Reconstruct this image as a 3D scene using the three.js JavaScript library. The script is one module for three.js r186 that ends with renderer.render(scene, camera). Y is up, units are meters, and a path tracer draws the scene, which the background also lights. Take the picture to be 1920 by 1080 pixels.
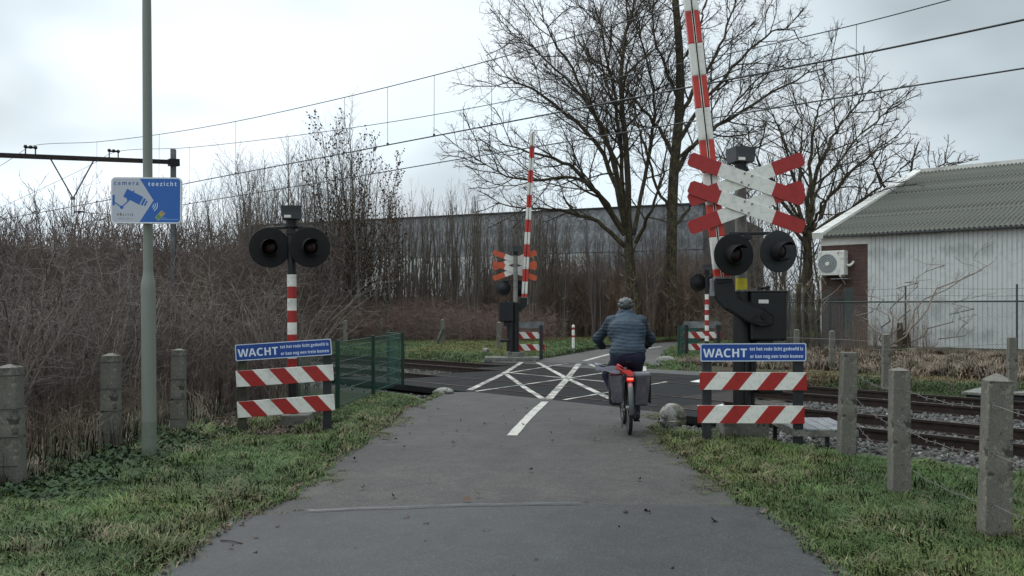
import * as THREE from 'three';
import { mergeGeometries } from 'three/addons/utils/BufferGeometryUtils.js';
import { RoundedBoxGeometry } from 'three/addons/geometries/RoundedBoxGeometry.js';

// ---------------------------------------------------------------- camera, sky, sun, exposure
const scene = new THREE.Scene();
const F = 1700, EYE = 1.6, YH = 580;                     // focal length and horizon row of a 1920x1080 frame
const camera = new THREE.PerspectiveCamera(2 * Math.atan(540 / F) * 180 / Math.PI, 16 / 9, 0.05, 4000);
camera.position.set(0, EYE, 0);
camera.lookAt(0, EYE, -10);
camera.setViewOffset(1920, 1080, 0, -40, 1920, 1080);    // lens shift: horizon a little below the middle
scene.add(camera);

const renderer = new THREE.WebGLRenderer({ antialias: true });
renderer.toneMapping = THREE.LinearToneMapping;
renderer.toneMappingExposure = 1.15;
renderer.shadowMap.enabled = true;

function rngOf(seed) { let a = seed >>> 0; return () => { a = (a + 0x6D2B79F5) | 0; let t = Math.imul(a ^ (a >>> 15), 1 | a); t = (t + Math.imul(t ^ (t >>> 7), 61 | t)) ^ t; return ((t ^ (t >>> 14)) >>> 0) / 4294967296; }; }
const smooth = (a, b, x) => { const t = Math.min(1, Math.max(0, (x - a) / (b - a))); return t * t * (3 - 2 * t); };
const lerp = (a, b, t) => a + (b - a) * t;
function hash3(x, y, z) { let h = Math.imul(x, 374761393) ^ Math.imul(y, 668265263) ^ Math.imul(z, 2147483647 ^ 0x5bd1e995); h = Math.imul(h ^ (h >>> 13), 1274126177); return ((h ^ (h >>> 16)) >>> 0) / 4294967296; }
function vnoise(x, y, z = 0, wrap = 0) {
  const xi = Math.floor(x), yi = Math.floor(y), zi = Math.floor(z), f = (t) => t * t * (3 - 2 * t);
  const u = f(x - xi), v = f(y - yi), w = f(z - zi), m = (a) => wrap ? ((a % wrap) + wrap) % wrap : a;
  const h = (i, j, k) => hash3(m(xi + i), m(yi + j), zi + k);
  const l = (k) => lerp(lerp(h(0, 0, k), h(1, 0, k), u), lerp(h(0, 1, k), h(1, 1, k), u), v);
  return w ? lerp(l(0), l(1), w) : l(0);
}
function fbm(x, y, z = 0, oct = 4, wrap = 0) { let s = 0, a = .5, n = 0; for (let i = 0; i < oct; i++) { s += a * vnoise(x, y, z + i * 7, wrap); n += a; a *= .5; x *= 2; y *= 2; z *= 2; wrap *= 2; } return s / n; }

const sunDir = new THREE.Vector3(-.30, .62, -.72).normalize();
{ // one overcast sky: thin bright cloud round the veiled sun, greyer away from it, streaky cloud relief
  const W = 768, Hh = 384, data = new Float32Array(W * Hh * 4);
  for (let j = 0; j < Hh; j++) for (let i = 0; i < W; i++) {
    const el = (j + .5) / Hh * Math.PI - Math.PI / 2, az = ((i + .5) / W - .5) * 2 * Math.PI;
    const y = Math.sin(el), c = Math.cos(el), x = Math.cos(az) * c, z = Math.sin(az) * c;     // three's equirect: u=.5 looks along +x
    const yy = Math.max(y, 0) + .16, px = x / yy, pz = z / yy;
    let n = fbm(px * .8 + 3 + .5 * fbm(px * 1.4, pz * 1.4, 5, 3), pz * .8 + 9, 2, 5), n2 = fbm(px * 2.2 + 20, pz * 1.8 + 4, 9, 4);
    const s = Math.max(0, x * sunDir.x + y * sunDir.y + z * sunDir.z);
    const side = smooth(-.75, .55, -x * .95 + Math.abs(z) * .25);      // cloud is thinner over the sunward left half
    let b = .43 + .405 * side + .16 * s * s * s;
    b += .13 * (1 - smooth(0, .3, Math.abs(y))) * side; b *= 1 + 1.25 * smooth(.26, .95, y);    // bright gap low under the cloud sheet
    const cl = smooth(.40, .64, n * .72 + n2 * .28);
    b *= 1 - .36 * cl * (1.05 - .15 * side);
    const blue = .055 * smooth(.25, .6, n2) + .05 * (1 - side);
    const o = (j * W + i) * 4;
    data[o] = b * (.925 - blue); data[o + 1] = b * (1 - blue * .25); data[o + 2] = b * 1.06; data[o + 3] = 1;
  }
  const tex = new THREE.DataTexture(data, W, Hh, THREE.RGBAFormat, THREE.FloatType);
  tex.mapping = THREE.EquirectangularReflectionMapping; tex.magFilter = tex.minFilter = THREE.LinearFilter; tex.needsUpdate = true;
  scene.background = tex; scene.environment = tex;
}
const sun = new THREE.DirectionalLight(new THREE.Color(1, .965, .92), .6);
sun.position.copy(sunDir).multiplyScalar(60); sun.target.position.set(0, 0, -15);
sun.castShadow = true; sun.shadow.radius = 40; sun.shadow.mapSize.set(4096, 4096);
Object.assign(sun.shadow.camera, { left: -45, right: 45, top: 45, bottom: -45, near: 1, far: 160 });
scene.add(sun, sun.target);

// ---------------------------------------------------------------- helpers
const V = (x, y, z) => new THREE.Vector3(x, y, z);
const R = (d) => d * Math.PI / 180;
function P(px, py, h = 0) { const k = (EYE - h) / (py - YH); return V((px - 960) * k, h, -F * k); }          // survey: image point on the plane at height h -> place
function at(px, py, Z) { return V((px - 960) * Z / F, EYE - (py - YH) * Z / F, -Z); }                        // survey: image point at distance Z -> place
const used = new Map();
function numbered(name) { const k = used.get(name) ?? 0; used.set(name, k + 1); return k ? name + '_' + String(k).padStart(3, '0') : name; }
function boxUV(g) {
  const p = g.attributes.position, n = g.attributes.normal, uv = new Float32Array(p.count * 2);
  for (let i = 0; i < p.count; i++) {
    const ax = Math.abs(n.getX(i)), ay = Math.abs(n.getY(i)), az = Math.abs(n.getZ(i));
    let a, b; if (ay >= ax && ay >= az) { a = p.getX(i); b = -p.getZ(i); } else if (ax >= az) { a = p.getZ(i); b = p.getY(i); } else { a = p.getX(i); b = p.getY(i); }
    uv[i * 2] = a; uv[i * 2 + 1] = b;
  }
  g.setAttribute('uv', new THREE.BufferAttribute(uv, 2)); return g;
}
function prep(gs) {
  gs = (Array.isArray(gs) ? gs : [gs]);
  if (gs.length === 1) { const g = gs[0]; if (!g.userData.keepUV) boxUV(g); return g; }
  const keep = gs[0].userData.keepUV;
  gs = gs.map((g) => { const h = g.index ? g.toNonIndexed() : g; for (const k of Object.keys(h.attributes)) if (!['position', 'normal', 'uv'].includes(k)) h.deleteAttribute(k); if (!keep || !h.attributes.uv) boxUV(h); return h; });
  return mergeGeometries(gs);
}
function obj(name, gs, m, parent = scene) {
  const o = new THREE.Mesh(prep(gs), m); o.castShadow = o.receiveShadow = true;
  o.name = parent === scene ? numbered(name) : name; parent.add(o); return o;
}
function tag(o, label, category, group) { Object.assign(o.userData, { label, category }); if (group) o.userData.group = group; return o; }
function thing(name, label, category, pos = V(0, 0, 0), turn = 0, group) {
  const o = new THREE.Group(); o.name = numbered(name); scene.add(o); o.position.copy(pos); o.rotation.y = turn; return tag(o, label, category, group);
}
function struct(o) { o.userData.kind = 'structure'; return o; }
function stuff(o, label, category) { o.userData.kind = 'stuff'; if (label) o.userData.label = label; if (category) o.userData.category = category; return o; }
function dup(o, label, group) { const c = o.clone(); c.name = numbered(o.name.replace(/_\d{3}$/, '')); c.userData = { ...o.userData }; if (label) c.userData.label = label; if (group) c.userData.group = group; scene.add(c); return c; }

// geometry
const mv = (g, x, y, z) => g.translate(x, y, z);
function box(w, h, d, x = 0, y = 0, z = 0, r = 0) { const g = r ? new RoundedBoxGeometry(w, h, d, 2, Math.min(r, w / 2.01, h / 2.01, d / 2.01)) : new THREE.BoxGeometry(w, h, d); return mv(g, x, y, z); }
function cyl(r0, r1, h, x = 0, y = 0, z = 0, seg = 20, open = false) { return mv(new THREE.CylinderGeometry(r1, r0, h, seg, 1, open), x, y + h / 2, z); }   // stands on y
function bar(a, b, r, seg = 6, r2 = r) { // round bar between two points
  const d = b.clone().sub(a), g = new THREE.CylinderGeometry(r2, r, d.length(), seg, 1); g.applyQuaternion(new THREE.Quaternion().setFromUnitVectors(V(0, 1, 0), d.normalize())); return mv(g, (a.x + b.x) / 2, (a.y + b.y) / 2, (a.z + b.z) / 2);
}
function beam(a, b, w, h) { // rectangular bar along a->b, h upright
  const d = b.clone().sub(a), L = d.length(), g = new THREE.BoxGeometry(w, h, L), m = new THREE.Matrix4().lookAt(b, a, V(0, 1, 0)); g.applyMatrix4(m); return mv(g, (a.x + b.x) / 2, (a.y + b.y) / 2, (a.z + b.z) / 2);
}
function tube(pts, r, seg = 6, n = pts.length * 6) { return new THREE.TubeGeometry(new THREE.CatmullRomCurve3(pts), n, r, seg); }
function prism(poly, depth, bevel = 0) { // polygon in xy, extruded to +z
  const s = new THREE.Shape(poly.map(([x, y]) => new THREE.Vector2(x, y)));
  return new THREE.ExtrudeGeometry(s, { depth: depth - 2 * bevel, bevelEnabled: bevel > 0, bevelThickness: bevel, bevelSize: bevel, bevelOffset: -bevel, bevelSegments: 2, curveSegments: 10 }).translate(0, 0, bevel);
}
class Mesher { // indexed triangles with smooth normals; used for twigs and lofts
  constructor() { this.p = []; this.n = []; this.i = []; this.c = null; }
  path(pts, rad, sides) {
    const N = pts.length, base = this.p.length / 3;
    for (let k = 0; k < N; k++) {
      const a = pts[Math.max(0, k - 1)], b = pts[Math.min(N - 1, k + 1)];
      let tx = b[0] - a[0], ty = b[1] - a[1], tz = b[2] - a[2], l = Math.hypot(tx, ty, tz) || 1; tx /= l; ty /= l; tz /= l;
      let ux = Math.abs(ty) > .8 ? 1 : 0, uy = ux ? 0 : 1, uz = 0; let d = ux * tx + uy * ty;
      ux -= d * tx; uy -= d * ty; uz -= d * tz; l = Math.hypot(ux, uy, uz) || 1; ux /= l; uy /= l; uz /= l;
      const vx = ty * uz - tz * uy, vy = tz * ux - tx * uz, vz = tx * uy - ty * ux;
      for (let s = 0; s < sides; s++) { const an = s / sides * 6.28319, c = Math.cos(an), q = Math.sin(an), nx = ux * c + vx * q, ny = uy * c + vy * q, nz = uz * c + vz * q, r = rad[k]; this.p.push(pts[k][0] + nx * r, pts[k][1] + ny * r, pts[k][2] + nz * r); this.n.push(nx, ny, nz); }
    }
    for (let k = 0; k < N - 1; k++) for (let s = 0; s < sides; s++) { const a = base + k * sides + s, b = base + k * sides + (s + 1) % sides; this.i.push(a, b, b + sides, a, b + sides, a + sides); }
  }
  quad(a, b, c, d, n) { const o = this.p.length / 3; for (const q of [a, b, c, d]) { this.p.push(...q); this.n.push(...n); } this.i.push(o, o + 1, o + 2, o, o + 2, o + 3); }
  build() { const g = new THREE.BufferGeometry(); g.setAttribute('position', new THREE.Float32BufferAttribute(this.p, 3)); g.setAttribute('normal', new THREE.Float32BufferAttribute(this.n, 3)); g.setIndex(this.p.length / 3 > 65535 ? new THREE.Uint32BufferAttribute(this.i, 1) : new THREE.Uint16BufferAttribute(this.i, 1)); this.p = this.n = this.i = null; return g; }
}
function sheet(cols, rows, fn, colour) { // lofted sheet: fn(u, v) -> [x, y, z], u across, v along; uv in metres from x and z
  const p = [], uv = [], idx = [], c = [];
  for (let j = 0; j <= rows; j++) for (let i = 0; i <= cols; i++) { const q = fn(i / cols, j / rows); p.push(...q); uv.push(q[0], -q[2]); if (colour) c.push(...colour(q[0], q[2])); }
  for (let j = 0; j < rows; j++) for (let i = 0; i < cols; i++) { const a = j * (cols + 1) + i, b = a + 1, d = a + cols + 1, e = d + 1; idx.push(a, b, e, a, e, d); }
  const g = new THREE.BufferGeometry(); g.setAttribute('position', new THREE.Float32BufferAttribute(p, 3)); g.setAttribute('uv', new THREE.Float32BufferAttribute(uv, 2)); if (colour) g.setAttribute('color', new THREE.Float32BufferAttribute(c, 3)); g.setIndex(idx); g.computeVertexNormals(); g.userData.keepUV = true; return g;
}

// textures
function dataTex(n, fn, srgb = true, repeat = 1) {
  const d = new Uint8Array(n * n * 4);
  for (let j = 0; j < n; j++) for (let i = 0; i < n; i++) { const q = fn(i / n, j / n, i, j), o = (j * n + i) * 4; if (q.length) { d[o] = q[0] * 255; d[o + 1] = q[1] * 255; d[o + 2] = q[2] * 255; } else d[o] = d[o + 1] = d[o + 2] = Math.max(0, Math.min(255, q * 255)); d[o + 3] = 255; }
  const t = new THREE.DataTexture(d, n, n, THREE.RGBAFormat); t.wrapS = t.wrapT = THREE.RepeatWrapping; t.magFilter = THREE.LinearFilter; t.minFilter = THREE.LinearMipmapLinearFilter; t.generateMipmaps = true;
  if (srgb) t.colorSpace = THREE.SRGBColorSpace; t.repeat.set(repeat, repeat); t.needsUpdate = true; return t;
}
const rep = (t, r) => { const c = t.clone(); c.repeat.set(r, r); c.needsUpdate = true; return c; };
const clamp01 = (x) => Math.max(0, Math.min(1, x));
const T = {};
T.blotch = dataTex(512, (u, v) => { const a = fbm(u * 6, v * 6, 1, 5, 6), b = fbm(u * 40, v * 40, 3, 3, 40); return clamp01(.72 + .45 * (a - .5) + .2 * (b - .5)); }, true, .7);
T.dirty = dataTex(512, (u, v) => { const a = fbm(u * 5, v * 5, 11, 5, 5), s = smooth(.56, .72, fbm(u * 22, v * 22, 4, 4, 22)); const k = clamp01(.97 - .14 * smooth(.48, .8, a) - .05 * s); return [k, k * .985, k * .955]; }, true, 1.3);
{ const r = rngOf(7), sp = new Float32Array(1024 * 1024);
  for (let k = 0; k < 52000; k++) { const big = k > 45000, x = r() * 1024, y = r() * 1024, q = big ? 1.8 + r() * 1.7 : .8 + r() * 2.3, c = r() < (big ? .4 : .14) ? .3 + r() * .55 : (r() - .55) * (big ? .75 : .5); for (let j = -3; j <= 3; j++) for (let i = -3; i <= 3; i++) if (i * i + j * j <= q * q) sp[(((y + j) & 1023) << 10) + ((x + i) & 1023)] = c; }
  T.asphalt = dataTex(1024, (u, v, i, j) => { const k = clamp01(.56 + .42 * sp[j * 1024 + i] + .16 * (fbm(u * 90, v * 90, 2, 2, 90) - .5) + .16 * (fbm(u * 14, v * 14, 2, 4, 14) - .5) + .14 * (fbm(u * 3, v * 3, 8, 3, 3) - .5)); return [k, k * .985, k * .965]; }, true, .5);
  T.asphaltBump = dataTex(1024, (u, v, i, j) => clamp01(.5 + .5 * sp[j * 1024 + i] + .2 * (vnoise(u * 400, v * 400, 1, 400) - .5)), false, .5);
}
T.concrete = dataTex(512, (u, v) => { const a = fbm(u * 4, v * 4, 21, 5, 4), b = vnoise(u * 128, v * 128, 5, 128), lich = smooth(.62, .7, fbm(u * 18, v * 18, 9, 4, 18)), dk = smooth(.6, .76, fbm(u * 9, v * 9, 15, 4, 9)); const k = .6 + .34 * (a - .5) + .16 * (b - .5) - .26 * dk; return [clamp01(k + .13 * lich), clamp01(k * .99 + .13 * lich), clamp01(k * .95 + .1 * lich)]; }, true, 1.6);
T.soil = dataTex(1024, (u, v) => {
  const a = fbm(u * 5, v * 5, 31, 5, 5), b = fbm(u * 60, v * 60, 33, 3, 60), g = smooth(.42, .58, a + .35 * (b - .5));
  const n = .7 + .6 * vnoise(u * 256, v * 256, 3, 256); const soil = [.30, .245, .185], gr = [.30, .335, .16];
  return [0, 1, 2].map((k) => clamp01(lerp(soil[k], gr[k], g) * n));
}, true, .25);
T.bark = dataTex(512, (u, v) => { const a = fbm(u * 24, v * 5, 41, 4, 0), b = fbm(u * 6, v * 6, 43, 4, 6); const k = clamp01(.5 + .6 * (a - .5) + .35 * (b - .5)); const m = smooth(.52, .7, b); return [k, k * lerp(.94, 1.02, m), k * lerp(.86, .76, m)]; }, true, 1.1);
T.brick = dataTex(512, (u, v) => { // far brickwork: 4 x 16 courses to the metre, too small in view to pick apart
  const row = Math.floor(v * 16), uu = u * 4.5 * 1 + (row & 1) * .5, col = Math.floor(uu), fx = uu - col, fy = v * 16 - row, mort = fx < .05 || fy < .16; const h = hash3(col % 9, row, 3), n = .85 + .3 * vnoise(u * 120, v * 120, 2, 120);
  return mort ? [.46 * n, .43 * n, .40 * n] : [(.42 + .12 * h) * n, (.29 + .08 * h) * n, (.255 + .06 * h) * n]; }, true, 1);
T.rust = dataTex(256, (u, v) => { const a = fbm(u * 8, v * 8, 51, 4, 8), b = vnoise(u * 64, v * 64, 2, 64); const k = .55 + .5 * (a - .5) + .25 * (b - .5); return [clamp01(k), clamp01(k * .8), clamp01(k * .68)]; }, true, 2);
T.wood = dataTex(512, (u, v) => { const a = fbm(u * 40, v * 3, 61, 4, 0), b = fbm(u * 4, v * 4, 63, 3, 4); return clamp01(.6 + .5 * (a - .5) + .3 * (b - .5)); }, true, 2);

const lin = (r, g, b) => new THREE.Color().setRGB(r, g, b);
const mat = (c, o = {}) => new THREE.MeshStandardMaterial({ color: Array.isArray(c) ? lin(...c) : c, roughness: .7, metalness: 0, side: THREE.DoubleSide, ...o });
const M = {
  white: mat([.86, .86, .84], { map: T.dirty, roughness: .5 }),
  red: mat([.40, .022, .02], { map: T.dirty, roughness: .42 }),
  faded: mat([.62, .11, .045], { map: T.dirty, roughness: .5 }),
  black: mat([.010, .0105, .012], { map: T.blotch, roughness: .5 }),
  hood: mat([.005, .005, .0055], { map: T.blotch, roughness: .75 }),
  greyBox: mat([.085, .09, .097], { map: T.blotch, roughness: .45 }),
  galv: mat([.42, .43, .43], { map: T.blotch, roughness: .5, metalness: .45 }),
  galvPole: mat([.40, .385, .35], { map: T.blotch, roughness: .55, metalness: .2 }),
  lampPole: mat([.215, .23, .195], { roughness: .55 }),
  lampPoleLow: mat([.19, .215, .18], { map: T.dirty, roughness: .6 }),
  green: mat([.022, .085, .052], { map: T.blotch, roughness: .45 }),
  greenWire: mat([.035, .10, .075], { roughness: .4 }),
  concrete: mat([.40, .38, .345], { map: T.concrete, bumpMap: T.concrete, bumpScale: .006, roughness: .95 }),
  concreteGrey: mat([.46, .455, .43], { map: T.concrete, bumpMap: T.concrete, bumpScale: .005, roughness: .92 }),
  plastic: mat([.035, .037, .04], { map: T.blotch, roughness: .55 }),
  mossWood: mat([.13, .13, .085], { map: T.wood, roughness: .9 }),
  rail: mat([.085, .068, .057], { map: T.rust, roughness: .8, bumpMap: T.rust, bumpScale: .002 }),
  railTop: mat([.30, .275, .25], { map: T.rust, roughness: .38, metalness: .55 }),
  sleeper: mat([.20, .175, .15], { map: T.concrete, roughness: .95 }),
  bark: mat([.30, .262, .205], { map: T.bark, bumpMap: T.bark, bumpScale: .02, roughness: .95 }),
  twig: mat([.075, .058, .046], { roughness: .95 }),
  twigGrey: mat([.15, .125, .102], { roughness: .95 }),
  twigRed: mat([.15, .12, .108], { roughness: .95 }),
  twigTan: mat([.25, .205, .165], { roughness: .95 }),
  leafDead: mat([.10, .058, .035], { roughness: .9 }),
  rubber: mat([.012, .012, .012], { roughness: .75 }),
  steel: mat([.5, .5, .5], { roughness: .35, metalness: .8 }),
  wire: mat([.06, .06, .06], { roughness: .6, metalness: .3 }),
};
// ---------------------------------------------------------------- the ground plan
// track coordinates: t runs along the rails (to the far end), n across them (near -> far)
function TR(t, n, y = 0) { const dev = t > 8 ? (t - 8) ** 2 / 520 : 0, m = n - dev; return V(.762 * m - .648 * t, y, -(.648 * m + .762 * t)); }
function toTN(x, z) { const Z = -z, m = .762 * x + .648 * Z, t = -.648 * x + .762 * Z; return [t, m + (t > 8 ? (t - 8) ** 2 / 520 : 0)]; }
const RAILS = [[11.57, 13.06], [15.45, 16.95]];
// near road edges, measured at ground level: [x, Z]
const edgeL = [[-2.25, -8], [-2.2, 3], [-2.16, 5.44], [-2.03, 7.1], [-1.93, 8.1], [-1.92, 9.65], [-1.86, 11.2], [-1.7, 14.2], [-1.36, 17.15]];
const edgeR = [[1.95, -8], [1.95, 3], [1.97, 5.44], [2.05, 6.7], [1.99, 7.66], [1.92, 8.77], [1.91, 10.46], [2.0, 12.4], [2.4, 14.0]];
const along = (poly, Z) => { for (let k = 0; k < poly.length - 1; k++) if (Z <= poly[k + 1][1]) { const [x0, z0] = poly[k], [x1, z1] = poly[k + 1]; return lerp(x0, x1, (Z - z0) / (z1 - z0)); } return poly[poly.length - 1][0]; };
const wig = (Z, s) => .16 * (fbm(Z * 2.6, s, 3, 4) - .5) + .16 * (fbm(Z * .6, s + 5, 2, 3) - .5);
// far road: bends away behind the green fence
const farL = [[-.2, 27.6], [1.1, 29.5], [2.3, 33], [4.2, 38.5], [7.5, 44], [13, 47.4], [22, 48.8], [40, 49.5]];
const farR = [[4.3, 25.6], [4.6, 27.6], [5.1, 30.4], [6.2, 35], [7.7, 39], [10.6, 41.6], [15, 43.2], [40, 44.5]];
function inPoly(x, Z, poly) { let c = false; for (let i = 0, j = poly.length - 1; i < poly.length; j = i++) { const [xi, zi] = poly[i], [xj, zj] = poly[j]; if ((zi > Z) !== (zj > Z) && x < (xj - xi) * (Z - zi) / (zj - zi) + xi) c = !c; } return c; }
const farPoly = [...farL, ...farR.slice().reverse()];
function roadGap(x, z) { // >0 outside the near road (metres to its edge), <0 on it
  const Z = -z, [, n] = toTN(x, z); if (n > 10.9) return inPoly(x, Z, farPoly) ? -1 : 9;
  const l = along(edgeL, Z) + wig(Z, 1), r = along(edgeR, Z) + wig(Z, 9); return Math.max(l - x, x - r);
}
function groundY(x, z) {
  const [t, n] = toTN(x, z), g = roadGap(x, z); let y = .05 * (fbm(x * .9, z * .9, 2, 4) - .45) + .04 * (fbm(x * .25, z * .25, 6, 3) - .5) + .02;
  y = lerp(-.06, y, smooth(-.1, .35, g));                                   // dips under the asphalt
  const bed = smooth(9.0, 10.2, n) * (1 - smooth(18.3, 19.6, n)) ; y = lerp(y, -.42, bed);
  if (n > 19) y += .12 * smooth(19, 24, n) * (g > 0 ? 1 : 0) - .02;
  return y;
}
{ // one ground sheet to the horizon: fine grid near, coarse far
  const axis = (lo, hi, a, b, st) => { const r = []; for (let v = a; v <= b + 1e-6; v += st) r.push(v); let s = st, v = a; while (v > lo) { s *= 1.35; v = Math.max(lo, v - s); r.unshift(v); } s = st; v = b; while (v < hi) { s *= 1.35; v = Math.min(hi, v + s); r.push(v); } return r; };
  const xs = axis(-900, 900, -14, 22, .2), zs = axis(-1400, 200, -50, 4, .2);
  const g = sheet(xs.length - 1, zs.length - 1, (u, v) => { const x = xs[Math.round(u * (xs.length - 1))], z = zs[zs.length - 1 - Math.round(v * (zs.length - 1))]; return [x, groundY(x, z), z]; }, (x, z) => {
    const d = smooth(.45, .7, fbm(x * .5 + 40, z * .5, 3, 4)), e = fbm(x * 2.2, z * 2.2, 8, 4), [, n] = toTN(x, z), dry = n > 19.5 && x > 4 ? 1 : x < -4.3 && z > -22 ? .8 : d * .5;
    return [lerp(.62, .95, dry) * (.7 + .6 * e), lerp(.78, .72, dry) * (.7 + .6 * e), lerp(.6, .62, dry) * (.7 + .6 * e)]; });
  const ground = obj('ground', g, mat([.5, .5, .5], { map: T.soil, vertexColors: true, roughness: 1, bumpMap: T.soil, bumpScale: .02 })); struct(ground);
}
// asphalt: older surface up to the crossing, newer layer under the camera, far road
const roadM = mat([.165, .154, .144], { map: T.asphalt, bumpMap: T.asphaltBump, bumpScale: .006, roughness: .72, vertexColors: true });
const newM = mat([.084, .089, .097], { map: T.asphalt, bumpMap: T.asphaltBump, bumpScale: .004, roughness: .56, vertexColors: true });
const deckM = new THREE.MeshPhysicalMaterial({ color: lin(.036, .037, .039), specularIntensity: .4, side: THREE.DoubleSide, map: T.asphalt, roughness: .85, bumpMap: T.asphaltBump, bumpScale: .002 });
const stain = (x, z) => { const a = fbm(x * 1.1, z * .8, 5, 5), b = smooth(.5, .72, fbm(x * .55 + 9, z * .4, 12, 4)), c = smooth(.58, .66, fbm(x * 5, z * 5, 14, 4)); const k = .9 + .36 * (a - .5) - .12 * b + .12 * c - .14 * smooth(.6, .68, fbm(x * 2.3 + 7, z * 1.6, 19, 4)); return [k, k * .99, k * .975]; };
{
  const N = 10.86, endL = TR(13.9, N), endR = TR(9.0, N);
  const g = sheet(44, 190, (u, v) => {
    const zl = lerp(3.0, -endL.z, v), zr = lerp(3.0, -endR.z, v), xl = v === 1 ? endL.x : along(edgeL, zl) + wig(zl, 1), xr = v === 1 ? endR.x : along(edgeR, zr) + wig(zr, 9);
    const x = lerp(xl, xr, u), Z = lerp(zl, zr, u), crown = .012 * (1 - (2 * u - 1) ** 2); return [x, crown + .004 * (fbm(x * 2, Z * 2, 3, 3) - .5), -Z];
  }, stain);
  struct(obj('road', g, roadM));
  // newer layer, about 12 mm thick, its front edge a shallow ragged lip
  const seam = (u) => -lerp(P(400, 968).z, P(1440, 950).z, u) + .16 * Math.sin(u * 3.1) * 0.9 + .05 * (fbm(u * 14, 3, 1, 4) - .5);
  const h = sheet(60, 70, (u, v) => {
    const Z = lerp(-7, seam(u), Math.min(1, v * 1.02)), q = v > .985 ? -.024 : 0, xl = along(edgeL, Z) + wig(Z, 1) - .02, xr = along(edgeR, Z) + wig(Z, 9) + .02, x = lerp(xl, xr, u);
    return [x, .022 + .012 * (1 - (2 * u - 1) ** 2) + q, -Z + (v > .985 ? -.03 : 0)];
  }, stain);
  struct(obj('road', h, newM));
  const strip = sheet(60, 3, (u, v) => { const uu = lerp(.1, .66, u), Z = seam(uu) - .03 + (v - .5) * .055 * Math.min(1, 6 * Math.sin(Math.PI * u)) * (.35 + 1.3 * fbm(u * 22, 3, 4, 3)) + .012 * (fbm(u * 40, 1, 4, 3) - .5), xl = along(edgeL, Z) + wig(Z, 1), xr = along(edgeR, Z) + wig(Z, 9), x = lerp(xl, xr, uu); return [x, .0265 + .012 * (1 - (2 * uu - 1) ** 2) + (v > .3 && v < .8 ? .006 : 0), -Z]; });
  struct(obj('added_seam_glint_strip', strip, mat([.075, .075, .077], { map: T.blotch, roughness: .34 })));  // added smooth strip mirroring the sky, stands in for the wet lip's bright glint
  const f = sheet(24, 90, (u, v) => { const k = v * (farL.length - 1), i = Math.min(farL.length - 2, Math.floor(k)), w = k - i, l = [0, 1].map((q) => lerp(farL[i][q], farL[i + 1][q], w)), r = [0, 1].map((q) => lerp(farR[i][q], farR[i + 1][q], w)); return [lerp(l[0], r[0], u), .006, -lerp(l[1], r[1], u)]; }, stain);
  struct(obj('road', f, mat([.26, .25, .235], { map: T.asphalt, roughness: .75, vertexColors: true })));
}
// ---------------------------------------------------------------- crossing deck
const deck = struct(new THREE.Group()); deck.name = 'crossing_deck'; scene.add(deck);
{
  const strips = [[10.86, 11.49, 8.2, 18.9], [11.66, 12.97, 9.6, 17.6], [13.15, 15.36, 10.7, 18.3], [15.54, 16.86, 12.2, 19.6], [17.03, 17.75, 13.0, 21.2]];
  const rr = rngOf(44);
  for (const [n0, n1, t0, t1] of strips) {
    const cnt = Math.round((t1 - t0) / 1.2), w = (t1 - t0) / cnt;
    for (let k = 0; k < cnt; k++) {
      const a = t0 + k * w + .006, b = t0 + (k + 1) * w - .006, y = -.001 - .003 * rr();
      const c = [TR(a, n0), TR(b, n0), TR(b, n1), TR(a, n1)].map((q) => [q.x, -q.z]), g = prism(c, .12, .006).rotateX(-Math.PI / 2).translate(0, -.12 + y, 0);
      obj('deck_panel', g, deckM, deck);
    }
    for (const [t, s] of [[t0, -1], [t1, 1]]) { // pointed steel ramp plate at each end of a strip
      const nm = (n0 + n1) / 2, a = TR(t, n0 + .02), b = TR(t, n1 - .02), c = TR(t + s * .7, nm + .1, -.17), d = TR(t + s * .5, nm - .3 * (n1 - n0), -.17);
      const g = new THREE.BufferGeometry(); const L = [a, b, c, a, c, d, V(a.x, -.16, a.z), V(b.x, -.16, b.z), c, V(a.x, -.16, a.z), c, d]; g.setFromPoints(L); g.computeVertexNormals();
      obj('end_ramp', g, M.ramp ??= mat([.07, .066, .062], { map: T.rust, roughness: .8 }), deck);
    }
  }
  struct(obj('road', sheet(30, 3, (u, v) => { const q = TR(lerp(22, 11.5, u), lerp(17.7, 18.9, v) + .15 * Math.sin(u * 9)); return [q.x, v > .9 ? -.004 : -.002, q.z]; }, stain), mat([.24, .232, .22], { map: T.asphalt, roughness: .75, vertexColors: true })));
}
// painted lines: strips laid 4 mm above the surface, worn through in places
const lineM = mat([.56, .55, .52], { map: T.dirty, roughness: .6, vertexColors: true });
const lineGroup = struct(new THREE.Group()); lineGroup.name = 'road_markings'; scene.add(lineGroup);
function paint(pts, w, y = .005, wear = .35) {
  const p = pts.map(([x, yy]) => P(x, yy)), curve = p.length > 2 ? new THREE.CatmullRomCurve3(p, false, 'catmullrom', .2) : new THREE.LineCurve3(p[0], p[1]), L = curve.getLength(), n = Math.max(4, Math.ceil(L / .12));
  const g = sheet(5, n, (u, v) => { const c = curve.getPoint(v), d = curve.getTangent(v), k = (u - .5) * w * (1 + .18 * (fbm(v * L * 3, 4, 2, 2) - .5)); return [c.x - d.z * k, y, c.z + d.x * k]; }, (x, z) => { const q = 1 - wear * smooth(.42, .62, fbm(x * 4, z * 4, 3, 4)); return [q, q, q]; });
  obj('painted_line', g, lineM, lineGroup);
}
paint([[960, 819], [979, 797], [1000, 775], [1022, 755]], .13, .019, .1);
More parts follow.
